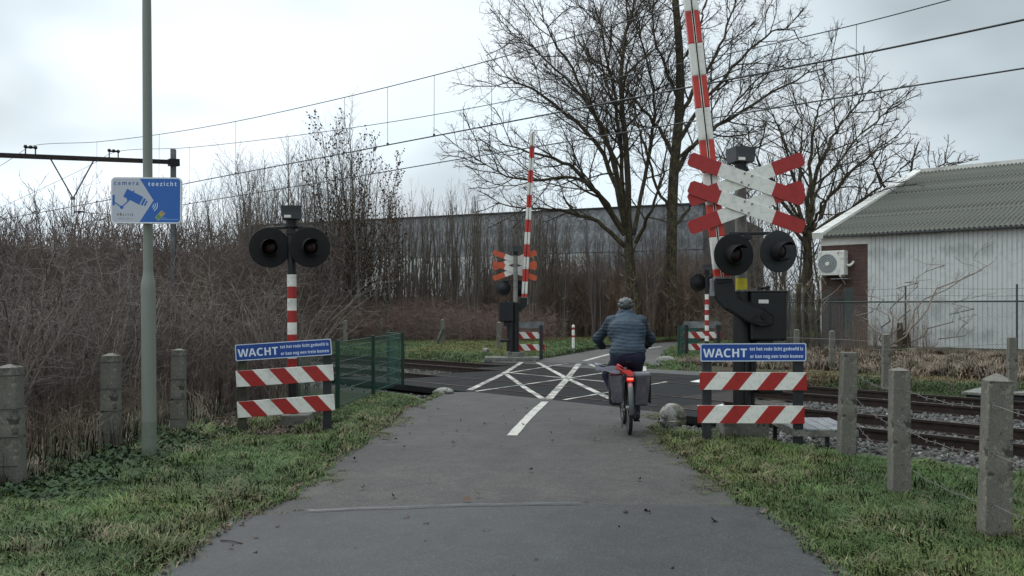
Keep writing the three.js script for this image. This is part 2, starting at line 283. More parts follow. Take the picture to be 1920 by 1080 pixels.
for (const [a, w] of [[[[880, 732], [947, 699], [988, 673]], .22], [[[1028, 749], [1062, 712], [1088, 679]], .24], [[[995, 673], [1062, 709], [1145, 748]], .21], [[[949, 702], [984, 727], [1021, 750]], .19], [[[949, 700], [1080, 679]], .13], [[[949, 698.5], [1060, 709], [1205, 722]], .15], [[[892, 734], [1055, 711], [1205, 688]], .13], [[[1058, 750], [1145, 735], [1250, 716]], .13], [[[1097, 679], [1150, 703], [1212, 730]], .22], [[[1208, 683], [1207, 712], [1205, 742]], .2]]) paint(a, w * .62, .0055, .65);
paint([[1096, 677], [1150, 663], [1240, 650]], .16, .011, .2);

// ---------------------------------------------------------------- railway
{
  const bedM = mat([.25, .235, .22], { map: T.concrete, bumpMap: T.concrete, bumpScale: .05, roughness: 1 });
  const ts = []; for (let t = -45; t <= 150; t += 1) ts.push(t);
  const g = sheet(24, ts.length - 1, (u, v) => { const t = ts[Math.round(v * (ts.length - 1))], n = lerp(9.2, 19.3, u), q = TR(t, n); let y = -.19; y = lerp(-.40, y, smooth(9.2, 10.6, n)); y = lerp(y, -.4, smooth(18.1, 19.3, n)); return [q.x, y + .03 * (hash3(Math.round(t * 3), Math.round(n * 5), 2) - .5), q.z]; });
  struct(obj('track_bed', g, bedM));
  const prof = [[-.075, -.172], [.075, -.172], [.075, -.158], [.012, -.142], [.012, -.045], [.036, -.036], [.036, -.003], [-.036, -.003], [-.036, -.036], [-.012, -.045], [-.012, -.142], [-.075, -.158]];
  const railTs = []; for (let t = -45; t < 24; t += 3) railTs.push(t); for (let t = 24; t <= 150; t += 3) railTs.push(t);
  const rs = rngOf(5);
  RAILS.forEach((pair, k) => {
    const track = struct(new THREE.Group()); track.name = numbered('railway_track'); scene.add(track);
    for (const n of pair) {
      const p = [], idx = [], q = prof.length;
      for (const t of railTs) for (const [a, b] of prof) { const w = TR(t, n + a); p.push(w.x, b + .001, w.z); }
      for (let i = 0; i < railTs.length - 1; i++) for (let j = 0; j < q; j++) { const a = i * q + j, b = i * q + (j + 1) % q; idx.push(a, b, b + q, a, b + q, a + q); }
      let rg = new THREE.BufferGeometry(); rg.setAttribute('position', new THREE.Float32BufferAttribute(p, 3)); rg.setIndex(idx); rg = rg.toNonIndexed(); rg.computeVertexNormals();
      const rail = obj('rail', rg, M.rail, track);
      obj('running_surface', sheet(1, railTs.length - 1, (u, v) => { const t = railTs[Math.round(v * (railTs.length - 1))], w = TR(t, n - .03 + .06 * u); return [w.x, .0015, w.z]; }), M.railTop, rail);
    }
    const mid = (pair[0] + pair[1]) / 2, sg = prep(box(2.5, .2, .26, 0, 0, 0, .02));
    for (let t = -16; t < 60; t += .62) { if (t > 8.5 + k * 2.8 && t < 18 + k * 2) continue; const c = TR(t, mid), d = TR(t + .1, mid).sub(c); const m = new THREE.Mesh(sg, M.sleeper); m.castShadow = m.receiveShadow = true; m.name = 'sleeper'; m.position.set(c.x, -.275 + .01 * rs(), c.z); m.rotation.y = Math.atan2(d.x, d.z); track.add(m); }
    for (const n of pair) for (const t of [k ? 2.2 : 3.6, k ? -5 : -3]) for (const s of [-1, 1]) { // fishplates with bolts
      const a = TR(t - .36, n + s * .03, -.09), b = TR(t + .36, n + s * .03, -.09), gs = [beam(a, b, .03, .085)]; for (let i = 0; i < 4; i++) { const c = TR(t - .27 + i * .18, n + s * .045, -.09), e = TR(t - .27 + i * .18, n + s * .085, -.09); gs.push(bar(c, e, .022, 6)); } obj('fishplate', gs, M.black, track);
    }
  });
  // ballast stones
  const st = new THREE.IcosahedronGeometry(1, 0), pp = st.attributes.position, h = rngOf(3); const cache = {}; for (let i = 0; i < pp.count; i++) { const key = [pp.getX(i).toFixed(2), pp.getY(i).toFixed(2), pp.getZ(i).toFixed(2)].join(); const s = cache[key] ??= .75 + .5 * h(); pp.setXYZ(i, pp.getX(i) * s, pp.getY(i) * s * .75, pp.getZ(i) * s); } st.computeVertexNormals();
  const N = 42000, im = new THREE.InstancedMesh(boxUV(st), mat([1, 1, 1], { roughness: .95 }), N), rg = rngOf(90), m4 = new THREE.Matrix4(), q4 = new THREE.Quaternion(), e4 = new THREE.Euler(); let c = 0;
  while (c < N) {
    const t = c < 32000 ? lerp(-13, 13.5, rg()) : lerp(13, 48, rg()), n = lerp(9.25, 19.2, rg()); if (t > 9.5 && t < 18 && n > 10.7 && n < 17.8) continue;
    let y = -.18; y = lerp(-.39, y, smooth(9.2, 10.6, n)); y = lerp(y, -.39, smooth(18.1, 19.3, n)); const w = TR(t, n), s = .018 + .026 * rg() * rg() + .006;
    if (Math.min(...RAILS.flat().map((q) => Math.abs(q - n))) < .09) continue;
    if (roadGap(w.x, w.z) < 0 && n < 10.9) continue;
    e4.set(rg() * 6, rg() * 6, rg() * 6); q4.setFromEuler(e4); m4.compose(V(w.x, y + .01 + .02 * rg(), w.z), q4, V(s, s, s)); im.setMatrixAt(c, m4);
    const k = .06 + .105 * rg() + (rg() < .03 ? .15 : 0); im.setColorAt(c, lin(k * 1.04, k * .99, k * .93)); c++;
  }
  im.name = 'ballast_stones'; im.castShadow = im.receiveShadow = true; scene.add(stuff(im, 'grey crushed stone ballast between and beside the rails', 'ballast'));
}
// ---------------------------------------------------------------- crossing equipment
const redLens = mat([.022, .002, .002], { roughness: .5 });
function flatSign(w, h, draw, res = 1024) { const c = document.createElement('canvas'); c.width = res; c.height = Math.round(res * h / w); draw(c.getContext('2d'), c.width, c.height); const t = new THREE.CanvasTexture(c); t.colorSpace = THREE.SRGBColorSpace; return t; }
function roundRect(w, h, r) { const s = new THREE.Shape(), x = -w / 2, y = -h / 2; s.moveTo(x + r, y); s.lineTo(x + w - r, y); s.absarc(x + w - r, y + r, r, -Math.PI / 2, 0); s.lineTo(x + w, y + h - r); s.absarc(x + w - r, y + h - r, r, 0, Math.PI / 2); s.lineTo(x + r, y + h); s.absarc(x + r, y + h - r, r, Math.PI / 2, Math.PI); s.lineTo(x, y + r); s.absarc(x + r, y + r, r, Math.PI, Math.PI * 1.5); return s; }
function printFace(w, h, r, tex, m = {}) { const g = new THREE.ShapeGeometry(roundRect(w, h, r), 6), p = g.attributes.position, uv = g.attributes.uv; for (let i = 0; i < p.count; i++) uv.setXY(i, p.getX(i) / w + .5, p.getY(i) / h + .5); g.userData.keepUV = true; return [g, mat([1, 1, 1], { map: tex, roughness: .45, ...m })]; }
const alu = mat([.45, .46, .47], { map: T.blotch, roughness: .5, metalness: .3 });

function signalLamp(parent, x, y, z, r, yaw, discM) {
  const prof = [[0, -.09], [.11, -.085], [.13, -.02], [r - .012, -.012], [r, 0], [r - .008, .012], [.11, .006], [.1, .01]].map(([a, b]) => new THREE.Vector2(a, b));
  const disc = obj('signal_lamp', new THREE.LatheGeometry(prof, 40).rotateX(Math.PI / 2), discM, parent); disc.position.set(x, y, z); disc.rotation.y = yaw;
  const hood = new THREE.CylinderGeometry(.108, .118, .2, 26, 3, true, Math.PI * .5 + .75 - Math.PI, Math.PI * 2 - 1.5); hood.rotateX(Math.PI / 2); hood.rotateZ(Math.PI); const hp = hood.attributes.position;
  for (let i = 0; i < hp.count; i++) { const k = clamp01((hp.getZ(i) + .1) / .2), up = clamp01((hp.getY(i) + .12) / .24); hp.setZ(i, (hp.getZ(i) + .1) * 1.25 * (.45 + .55 * up)); hp.setY(i, hp.getY(i) - .01 * k); } hood.computeVertexNormals();
  obj('hood', hood, M.hood, disc);
  obj('lens', new THREE.SphereGeometry(.13, 22, 8, 0, Math.PI * 2, 0, .62).rotateX(Math.PI / 2).translate(0, 0, -.085), redLens, disc);
  return disc;
}
function topBox(parent, y, s = 1) { // camera-like housing on top of a mast
  const g = new THREE.CylinderGeometry(.205 * s, .185 * s, .19 * s, 4, 1).rotateY(Math.PI / 4).translate(0, y + .1 * s + .09, 0); const gg = g.toNonIndexed(); gg.computeVertexNormals();
  const b = obj('top_housing', gg, M.greyBox, parent); b.rotation.y = R(14);
  obj('rating_plate', box(.09, .035, .004, -.05, y + .125, .135 * s), M.white, b);
  obj('housing_neck', [cyl(.07, .075, .09, 0, y, 0, 18), cyl(.095, .095, .02, 0, y - .01, 0, 18)], M.black, parent);
}
function clipX(poly, lo, hi) { const cut = (p, c, keep) => { const out = []; for (let i = 0; i < p.length; i++) { const a = p[i], b = p[(i + 1) % p.length], ka = keep(a[0]), kb = keep(b[0]); if (ka) out.push(a); if (ka !== kb) { const t = (c - a[0]) / (b[0] - a[0]); out.push([c, a[1] + t * (b[1] - a[1])]); } } return out; }; return cut(cut(poly, lo, (x) => x >= lo), hi, (x) => x <= hi); }

// slim flashing-light post
function lightPost(label) {
  const g = thing('crossing_light_post', label, 'signal', V(0, 0, 0), 0, 'flashing light posts of the crossing');
  obj('post', [cyl(.058, .058, 2.68, 0, .05, 0, 24)], M.black, g);
  for (let k = 0; k < 9; k++) obj(k % 2 ? 'red_band' : 'white_band', cyl(.0625, .0625, .162, 0, 2.07 - (k + 1) * .162, 0, 26), k % 2 ? M.red : M.white, g);
  obj('cross_arm', [box(.62, .035, .05, -.01, 2.705, 0, .01), box(.12, .07, .12, 0, 2.64, 0, .01), bar(V(-.28, 2.7, -.03), V(-.28, 2.45, -.05), .02), bar(V(.26, 2.7, -.03), V(.26, 2.45, -.05), .02)], M.black, g);
  signalLamp(g, -.28, 2.435, .06, .272, R(16), M.hood); signalLamp(g, .262, 2.435, .06, .272, R(20), M.hood);
  topBox(g, 2.72, .92);
  obj('footing', [box(.36, .26, .34, .06, .06, 0, .02)], M.concreteGrey, g);
  return g;
}
const postL = lightPost('black flashing light post with red and white banded shaft behind the tilted board fence'); postL.position.set(-2.96, 0, -12.25); postL.rotation.z = R(.45);

// mast with two stacked X crosses
function crossBoards(g, y, front, tilt, z) {
  const L = 1.46, w = .168, t = [], rects = (x0, x1, pts) => pts;
  const shape = [[-L / 2, -w / 2 + .03], [-L / 2 + .035, -w / 2], [L / 2 - .035, -w / 2], [L / 2, -w / 2 + .03], [L / 2, w / 2 - .03], [L / 2 - .035, w / 2], [-L / 2 + .035, w / 2], [-L / 2, w / 2 - .03]];
  const b = obj('cross_board', prism(shape, .014, .002), M.white, g); b.position.set(0, y, z); b.rotation.z = tilt;
  for (const s of [-1, 1]) { const tip = clipX(shape.map(([x, q]) => [x + (s < 0 ? -.001 : .001), q * 1.012]), s < 0 ? -2 : L / 2 - .385, s < 0 ? -L / 2 + .385 : 2); obj('red_tip', prism(tip, .018).translate(0, 0, -.002), M.redTip, b); }
  if (front) for (const [a, c] of [[-.035, .035], [.035, .035], [-.035, -.035], [.035, -.035]]) obj('bolt', cyl(.012, .012, .012, 0, 0, 0, 8).rotateX(Math.PI / 2).translate(a * 1.3, c * 1.6, .014), M.galv, b);
}
function crossMast(label, faded) {
  M.redTip = faded ? M.faded : M.red;
  const g = thing('crossing_mast', label, 'signal', V(0, 0, 0), 0, 'crossing masts with stacked X crosses');
  obj('mast', [cyl(.07, .07, 1.55, 0, 1.78, 0, 28)], M.galvPole, g);
  obj('mast_foot', [cyl(.105, .105, 1.7, 0, .12, 0, 28), cyl(.15, .15, .03, 0, .26, 0, 24)], M.black, g);
  obj('yellow_sticker', new THREE.CylinderGeometry(.0725, .0725, .14, 24, 1, true, -1.3, 2.6).translate(0, 1.91, 0), M.yellow, g);
  topBox(g, 3.3, .93);
  crossBoards(g, 3.155, false, R(20), .245); crossBoards(g, 2.82, false, R(20), .245); crossBoards(g, 3.155, true, R(-20), .262); crossBoards(g, 2.82, true, R(-20), .262);
  for (const y of [3.155, 2.82]) obj('cross_bracket', box(.1, .05, .24, 0, y, .12), M.galv, g);
  obj('lamp_arm', [box(.56, .035, .05, .06, 2.505, .3, .01), box(.09, .06, .36, 0, 2.46, .15, .01)], M.black, g);
  signalLamp(g, -.175, 2.25, .35, .25, R(10), M.hood); signalLamp(g, .36, 2.285, .33, .25, R(16), M.greyDisc);
  obj('concrete_footing', [box(.54, .34, .46, 0, .1, 0, .02)], M.concreteGrey, g);
  return g;
}
M.yellow = mat([.72, .62, .04], { map: T.dirty, roughness: .6 });
M.greyDisc = mat([.04, .043, .047], { map: T.blotch, roughness: .55 });
const BARX = -.30, mastX = (1391 - 960) * 11.1 / F;
function barrier(label) { // drive housing, cranked carrier and raised boom
  const g = thing('barrier', label, 'barrier', V(0, 0, 0), 0, 'raised crossing barriers');
  const s = 11.1 / F, q = (x, y) => [(x - 1391) * s, EYE - (y - 580) * s];
  const bx = obj('drive_housing', box(.45, .61, .36, .30, 1.52, -.07, .035), M.black, g);
  obj('housing_lid', [box(.46, .03, .37, .30, 1.815, -.07, .012), cyl(.05, .035, .045, .22, 1.83, 0, 14), cyl(.018, .018, .06, .3, 1.83, .05, 10), bar(V(.2, 1.86, .02), V(.33, 1.87, .06), .014)], M.black, bx);
  obj('rating_plate', box(.12, .045, .004, .235, 1.695, .112), M.white, bx);
  obj('lower_gearbox', [box(.22, .14, .24, .26, 1.15, -.04, .02), box(.3, .1, .22, .34, .62, -.05, .02), cyl(.05, .05, .5, .12, .66, .02, 14), cyl(.06, .06, 1.2, .13, .2, -.12, 16)], M.black, bx);
  obj('cable', tube([V(.22, 1.2, .1), V(.1, 1.15, .14), V(.04, 1.0, .12), V(.02, .7, .13), V(.03, .2, .13)], .018, 8, 30), M.rubber, bx);
  const outline = [q(1331, 527), q(1366, 523), q(1371, 553), q(1380, 563), q(1417, 577), q(1438, 588), q(1443, 598), q(1440, 609), q(1420, 612), q(1393, 604), q(1352, 580), q(1338, 566), q(1332, 553)];
  const arm = obj('carrier_arm', prism(outline, .11, .012).translate(0, 0, .12), M.black, g);
  for (const [a, b] of [[q(1373, 553), q(1382, 562)], [q(1382, 562), q(1420, 577)], [q(1420, 577), q(1440, 592)], [q(1440, 592), q(1440, 606)], [q(1440, 606), q(1395, 601)], [q(1395, 601), q(1354, 577)], [q(1336, 532), q(1362, 529)], [q(1400, 598), q(1412, 590)]]) obj('raised_rib', beam(V(a[0], a[1], .235), V(b[0], b[1], .235), .014, .014), M.hood, arm);
  obj('pivot_cap', cyl(.05, .045, .04, 0, 0, 0, 18).rotateX(Math.PI / 2).translate(q(1424, 592)[0], q(1424, 592)[1], .22), M.hood, arm);
  obj('boom_clamp', [box(.05, .21, .1, q(1331, 540)[0] - .005, q(1331, 540)[1], .17, .008), box(.2, .03, .13, q(1348, 530)[0], q(1348, 522)[1], .175, .005)], M.galv, arm);
  const boom = new THREE.Group(); boom.name = 'boom'; g.add(boom); const [ax, ay] = q(1347, 524); boom.position.set(ax, ay, .175); boom.rotation.z = R(6.4);
  const len = 5.2, w = .082;
  obj('boom_web', box(.03, len, .03, 0, len / 2, 0), M.hood, boom);
  for (let k = 0; k < 14; k++) { const y0 = Math.max(0, k * .39 - .27), y1 = Math.min(len, k * .39 + .12), tp = 1 - .16 * k / 13; for (const sx of [-1, 1]) obj(k % 2 ? 'white_band' : 'red_band', box(w * tp, y1 - y0, .085 * tp, sx * (w * tp / 2 + .009), (y0 + y1) / 2, 0, .012), k % 2 ? M.white : M.boomRed, boom); for (const sx of [-1, 1]) obj('edge_strip', box(.006, y1 - y0 - .002, .012, sx * .012, (y0 + y1) / 2, .044 * tp), M.white, boom); }
  return g;
}
M.boomRed = mat([.60, .045, .03], { map: T.dirty, roughness: .4 });
const mastN = crossMast('grey crossing mast with two stacked red tipped crosses behind the untilted WACHT board', false); mastN.position.set(mastX, 0, -11.1); mastN.rotation.z = R(.25);
const mastF = crossMast('weathered crossing mast seen from behind with orange tipped crosses across the rails', true); mastF.position.set(.11, 0, -28.4); mastF.rotation.y = Math.PI + R(4);
const barN = barrier('tall raised red and white barrier with black drive box near the half white boulder'); barN.position.set(mastX, 0, -11.1);
const barF = dup(barN, 'raised red and white barrier across the rails beside the orange tipped crosses'); barF.position.set(.11, 0, -28.4); barF.rotation.y = Math.PI + R(4); barF.children.find((c) => c.name === 'boom').rotation.z = R(3);
const postF = dup(postL, 'banded flashing light post across the rails beside the green fence, seen from behind'); postF.position.set(6.06, 0, -28.2); postF.rotation.set(0, Math.PI - R(10), 0);
obj('concrete_plinth', box(1.7, .2, .9, -.1, .02, 0, .02), M.concreteGrey); tag(scene.children.at(-1), 'low concrete plinth under the drive box of the barrier across the rails', 'plinth'); scene.children.at(-1).position.set(.1, 0, -28.3);

// striped board fences with the blue warning plate
const wachtTex = flatSign(1.21, .21, (c, w, h) => {
  c.fillStyle = '#c9d0da'; c.fillRect(0, 0, w, h); c.fillStyle = '#18428f'; c.beginPath(); c.roundRect(10, 9, w - 20, h - 18, 16); c.fill();
  c.fillStyle = '#dde3ea'; c.textBaseline = 'middle'; c.font = 'bold 118px sans-serif'; const f = (t, x, y, fit) => { const m = c.measureText(t).width; c.save(); c.translate(x, y); c.scale(fit / m, 1); c.fillText(t, 0, 0); c.restore(); };
  f('WACHT', 26, h * .53, 428); c.font = 'bold 47px sans-serif'; f('tot het rode licht gedoofd is', 476, h * .31, 518); f('er kan nog een trein komen', 480, h * .72, 514);
});
function boardFence(label, slant, o) {
  const g = thing('board_fence', label, 'fence', V(0, 0, 0), 0, 'striped board fences at the crossing');
  for (const [x, h] of o.posts) obj('post', box(.1, h, .1, x, h / 2 - .02, 0, .008), o.postM(x), g);
  const W = 1.22, Hh = .205;
  for (const [y, x, roll] of o.boards) {
    const b = obj('striped_board', box(W, Hh, .024, 0, 0, 0, .004), M.white, g); b.position.set(x, y, .066); b.rotation.z = roll;
    for (let k = -1; k < 4; k++) { const x0 = -W / 2 + o.off + k * .402, poly = slant > 0 ? [[x0, -Hh / 2], [x0 + .195, -Hh / 2], [x0 + .195 + .165, Hh / 2], [x0 + .165, Hh / 2]] : [[x0 + .165, -Hh / 2], [x0 + .36, -Hh / 2], [x0 + .195, Hh / 2], [x0, Hh / 2]]; const c = clipX(poly, -W / 2, W / 2); if (c.length > 2) obj('red_stripe', prism(c.map(([a, e]) => [a, e * .995]), .028).translate(0, 0, -.014), M.red, b); }
  }
  const [sy, sx, sr] = o.sign; const plate = obj('warning_plate', new THREE.ExtrudeGeometry(roundRect(1.21, .21, .02), { depth: .012, bevelEnabled: false }).translate(0, 0, -.006), alu, g); plate.position.set(sx, sy, .07); plate.rotation.z = sr;
  const [fg, fm] = printFace(1.208, .208, .02, wachtTex); const face = obj('lettering', fg, fm, plate); face.position.z = .008;
  return g;
}
const fR = boardFence('grey posted board fence with stripes slanting one way and a level blue WACHT plate', 1, { posts: [[-.51, 1.12], [.54, 1.12]], boards: [[.77, .01, R(0)], [.385, -.015, R(0)]], sign: [1.103, .01, R(.4)], off: -.155, postM: () => M.plastic }); fR.position.set((1408 - 960) * 10.55 / F, 0, -10.55); fR.rotation.y = R(-3);
const fL = boardFence('tilted board fence with blue WACHT plate, one green mossy post, in front of the hedge', -1, { posts: [[-.545, 1.02], [.525, 1.12]], boards: [[.755, .0, R(3.7)], [.37, .015, R(4.3)]], sign: [1.085, -.015, R(3.6)], off: .015, postM: (x) => x < 0 ? M.mossWood : M.plastic }); fL.position.set((536 - 960) * 11.6 / F, 0, -11.6); fL.rotation.y = R(4);
const fF = dup(fR, 'small board fence seen from behind, beside the drive box of the barrier across the rails'); fF.position.set(.42, 0, -28.9); fF.rotation.y = R(172);
const fG = dup(fR, 'small board fence seen from behind, next to the green mesh fence across the rails'); fG.position.set(6.15, 0, -29.2); fG.rotation.y = R(184);

// green welded-mesh fences
function meshFence(label, pts, h, sub) {
  const g = thing('mesh_fence', label, 'fence');
  for (const [x, Z] of pts) obj('post', [box(.062, h + .06, .062, x, (h + .06) / 2 - .03, -Z, .006)], M.green, g);
  for (let k = 0; k < pts.length - 1; k++) {
    const a = V(pts[k][0], 0, -pts[k][1]), b = V(pts[k + 1][0], 0, -pts[k + 1][1]), L = a.distanceTo(b), d = b.clone().sub(a).normalize(), off = V(-d.z, 0, d.x).multiplyScalar(.04 * (pts[0][0] < 0 ? -1 : 1));
    const vs = []; for (let s = .03; s < L; s += .05) { const q = a.clone().addScaledVector(d, s).add(off); vs.push(bar(q.clone().setY(.05), q.clone().setY(h), .0028, 4)); }
    const w = obj('upright_wires', vs, M.greenWire, g); stuff(w);
    for (const y of [.1, .32, .55, .78, 1.0, h - .01]) if (y < h) for (const o of [1, 1.45]) { const q = off.clone().multiplyScalar(o); obj('cross_wire', bar(a.clone().add(q).setY(y), b.clone().add(q).setY(y), .0048, 5), M.greenWire, g); }
  }
  return g;
}
meshFence('dark green welded mesh fence running from the tilted board towards the rails', [[-2.98, 12.5], [-2.68, 13.95], [-2.51, 16.4], [-2.29, 19.0], [-2.75, 20.2]], 1.1);
meshFence('dark green mesh fence beside the bend of the road across the rails', [[5.2, 28.3], [5.75, 30.4], [6.3, 32.5], [6.85, 34.6], [7.4, 36.7], [7.95, 38.8]], 1.08);

// lamp post and camera notice
{
  const Z = 9.16, g = thing('lamp_post', 'grey green lamp post with a wider foot at the verge by the hedge', 'lamp post', V((280 - 960) * Z / F, 0, -Z)); g.rotation.z = R(.32);
  obj('shaft', new THREE.LatheGeometry([[.0, 6.2], [.03, 6.2], [.044, 4.5], [.0475, 2.0], [.052, 1.94], [.067, 1.87], [.07, 1.8], [.0705, .46]].reverse().map(([a, b]) => new THREE.Vector2(a, b)), 32), M.lampPole, g);
  obj('painted_foot', cyl(.0725, .0715, .5, 0, -.03, 0, 32), M.lampPoleLow, g);
  obj('inspection_door', new THREE.CylinderGeometry(.0718, .0718, .42, 14, 1, true, -.35, .7).translate(0, .95, 0), M.lampPole, g);
  obj('lantern', [bar(V(0, 6.15, 0), V(.5, 6.35, 0), .025, 8), box(.45, .09, .18, .65, 6.38, 0, .03)], M.greyBox, g);
  const s = .7055, hh = .462, tex = flatSign(s, hh, (c, w, h) => {
    const B = '#2460ad'; c.fillStyle = '#e3e7ec'; c.fillRect(0, 0, w, h); c.fillStyle = '#b9bdc6'; c.beginPath(); c.roundRect(14, 14, w - 28, h - 28, 44); c.fill(); c.save(); c.clip();
    c.fillStyle = B; c.beginPath(); c.moveTo(w * .405, 14); c.lineTo(w * .605, h * .5); c.lineTo(w * .405, h - 14); c.lineTo(w, h); c.lineTo(w, 0); c.closePath(); c.fill(); c.restore();
    c.textBaseline = 'alphabetic'; c.font = 'bold 82px sans-serif'; const spaced = (t, x, y, width, col) => { c.fillStyle = col; let tot = 0; for (const ch of t) tot += c.measureText(ch).width; const gap = (width - tot) / (t.length - 1); for (const ch of t) { c.fillText(ch, x, y); x += c.measureText(ch).width + gap; } };
    spaced('camera', w * .035, h * .165, w * .36, '#3c5590'); spaced('toezicht', w * .525, h * .18, w * .41, '#dbe4f0');
    c.fillStyle = B; c.fillRect(16, h * .385, 36, h * .23); c.strokeStyle = B; c.lineWidth = 17; c.beginPath(); c.moveTo(50, h * .55); c.lineTo(w * .15, h * .655); c.lineTo(w * .255, h * .5); c.stroke(); c.beginPath(); c.arc(w * .15, h * .655, 26, 0, 7); c.fill();
    c.save(); c.translate(w * .33, h * .43); c.rotate(.47); c.fillRect(-150, -62, 268, 130); c.fillRect(132, -52, 34, 110); c.fillRect(180, -36, 24, 82); c.fillRect(-60, -84, 22, 22); c.beginPath(); c.moveTo(-95, 60); c.lineTo(-30, 60); c.lineTo(-62, 110); c.fill(); c.restore();
    c.strokeStyle = '#cfe0f2'; c.lineWidth = 10; for (const q of [40, 68, 98]) { c.beginPath(); c.arc(w * .565, h * .60, q, -.35, 1.05); c.stroke(); }
    c.fillStyle = '#4a4a50'; c.font = 'bold 48px sans-serif'; spaced('POLITIE', w * .085, h * .845, w * .235, '#4a4a50'); c.fillStyle = '#8c7a3c'; c.beginPath(); c.arc(w * .137, h * .80, 16, 0, 7); c.fill(); c.font = '32px sans-serif'; spaced('0900-8844', w * .10, h * .92, w * .2, '#5a5a60');
    c.save(); c.translate(w * .70, h * .83); c.rotate(-.85); c.fillStyle = '#8f9a86'; c.fillRect(-74, -38, 148, 76); c.fillStyle = '#5f8f5a'; c.fillRect(-60, -28, 62, 56); c.fillStyle = '#b89a3a'; c.fillRect(4, -26, 34, 50); c.fillStyle = '#b07a66'; c.fillRect(42, -26, 26, 50); c.restore();
    c.fillStyle = '#7ea3d2'; for (let k = 0; k < 17; k++) c.fillRect(w * .715 + k * 15, h * .905, 10, 14); for (let k = 0; k < 6; k++) c.fillRect(w * .72 + k * 13, h * .875, 9, 9);
  });
  const n = thing('camera_notice', 'blue and grey camera toezicht notice clamped to the lamp post', 'sign', at(275, 376, 9.06)); n.rotation.z = R(-.4);
  obj('plate', new THREE.ExtrudeGeometry(roundRect(s, hh, .045), { depth: .02, bevelEnabled: false }).translate(0, 0, -.01), M.white, n);
  const [fg, fm] = printFace(s - .008, hh - .008, .042, tex); obj('printed_face', fg, fm, n).position.z = .012;
  obj('clamp', [box(.13, .03, .06, .02, .13, -.045), box(.13, .03, .06, .02, -.13, -.045)], M.galv, n);
}

// concrete fence posts
const cp = rngOf(61);
function concretePost(label, pos, h, w, group, lean = 0, peak = .045, m = M.concrete, bands = false) {
  const g = thing('concrete_post', label, 'post', pos, (cp() - .5) * .25, group), a = w / 2, b = w * .47; g.rotation.z = lean;
  const prof = [[-a, 0], [-a, 0]], pg = new Mesher();
  const body = new RoundedBoxGeometry(w, h, w * .92, 3, .014); const p = body.attributes.position; for (let i = 0; i < p.count; i++) { const y = p.getY(i), t = 1 - .12 * (y / h + .5), cr = .006 * (fbm(p.getX(i) * 30 + cp() * 0, y * 9, pos.x * 3, 3) - .5); p.setX(i, p.getX(i) * t + cr); p.setZ(i, p.getZ(i) * t + cr); } body.computeVertexNormals();
  obj('shaft', body.translate(0, h / 2 - .05, 0), m, g);
  if (peak) obj('cap', mv(new THREE.CylinderGeometry(.012, w * .61, peak, 4, 1).rotateY(Math.PI / 4).toNonIndexed(), 0, h - .05 + peak / 2 - .006, 0), m, g);
  if (bands) for (const y of [.25, .5, .74, h - .12]) obj('wire_tie', new THREE.TorusGeometry(w * .66, .0035, 4, 4).rotateX(Math.PI / 2).rotateY(Math.PI / 4).translate(0, y, 0), M.wire, g);
  return g;
}
const pr = [P(1586, 865), P(1686, 935), P(1863, 1020)];
concretePost('slim weathered concrete post next to the grating platform, flat top', pr[0], 1.2, .165, 'verge fence posts', R(-1.6), 0);
concretePost('speckled concrete post on the grass, second from the grating platform', pr[1], 1.14, .158, 'verge fence posts', 0, .025);
concretePost('stout concrete post with pointed top, third from the grating platform', pr[2], 1.17, .178, 'verge fence posts', R(-1.2), .05);
const pl = [P(22, 925), P(208, 855), P(334, 822)];
['first squat concrete post of the hedge row, leaning and wire bound', 'middle squat concrete post at the hedge, beside the lamp post', 'concrete post in the hedge twigs between lamp post and tilted board'].forEach((t, k) => concretePost(t, pl[k], 1.15, [.2, .185, .17][k], 'posts along the hedge', R([1.2, 0, -.6][k]), [.03, .03, .02][k], M.concrete, true));
const fs = [[660, 18.8, 1.1, 1], [897, 17.1, 1.1, 1], [494, 24, 1.05, 1]];
concretePost('concrete post standing past the rails below the bare thorn bush', P(1661, 725), 1.13, .155, 'posts past the rails', 0, .03);
concretePost('concrete post past the rails beside the pale cable covers', P(1897, 739), 1.12, .155, 'posts past the rails', 0, .0);
for (const [x, Z, h, t] of [[648, 40, 1.15, 'small concrete post on the far bank in pale dead grass behind the mesh fence'], [716, 41.5, 1.2, 'small concrete post on the far bank between the braced post and the dead grass'], [830, 38.5, 1.2, 'small concrete post on the far bank with a dark brace leaning on it'], [936, 34.5, 1.15, 'small concrete post on the far bank just behind the drive box']]) concretePost(t, V((x - 960) * Z / F, 0, -Z), h, .2, 'posts on the grass bank', 0, .04);
for (const [x, Z, t] of [[1494, 24.5, 'thin concrete post in the dry grass below the pollard stubs'], [1560, 23, 'thin concrete post in the dry grass below the brick end of the shed']]) concretePost(t, V((x - 960) * Z / F, 0, -Z), 1.1, .14, 'posts in the dry grass', 0, .02);
{ // leaning brace of one bank post
  const o = obj('brace_post', beam(V(-5.75 + 2.55, .02, -37.6), V(-2.95, .75, -38.4), .1, .1), M.mossWood); tag(o, 'dark brace leaning on a small concrete post on the grass bank', 'brace');
}
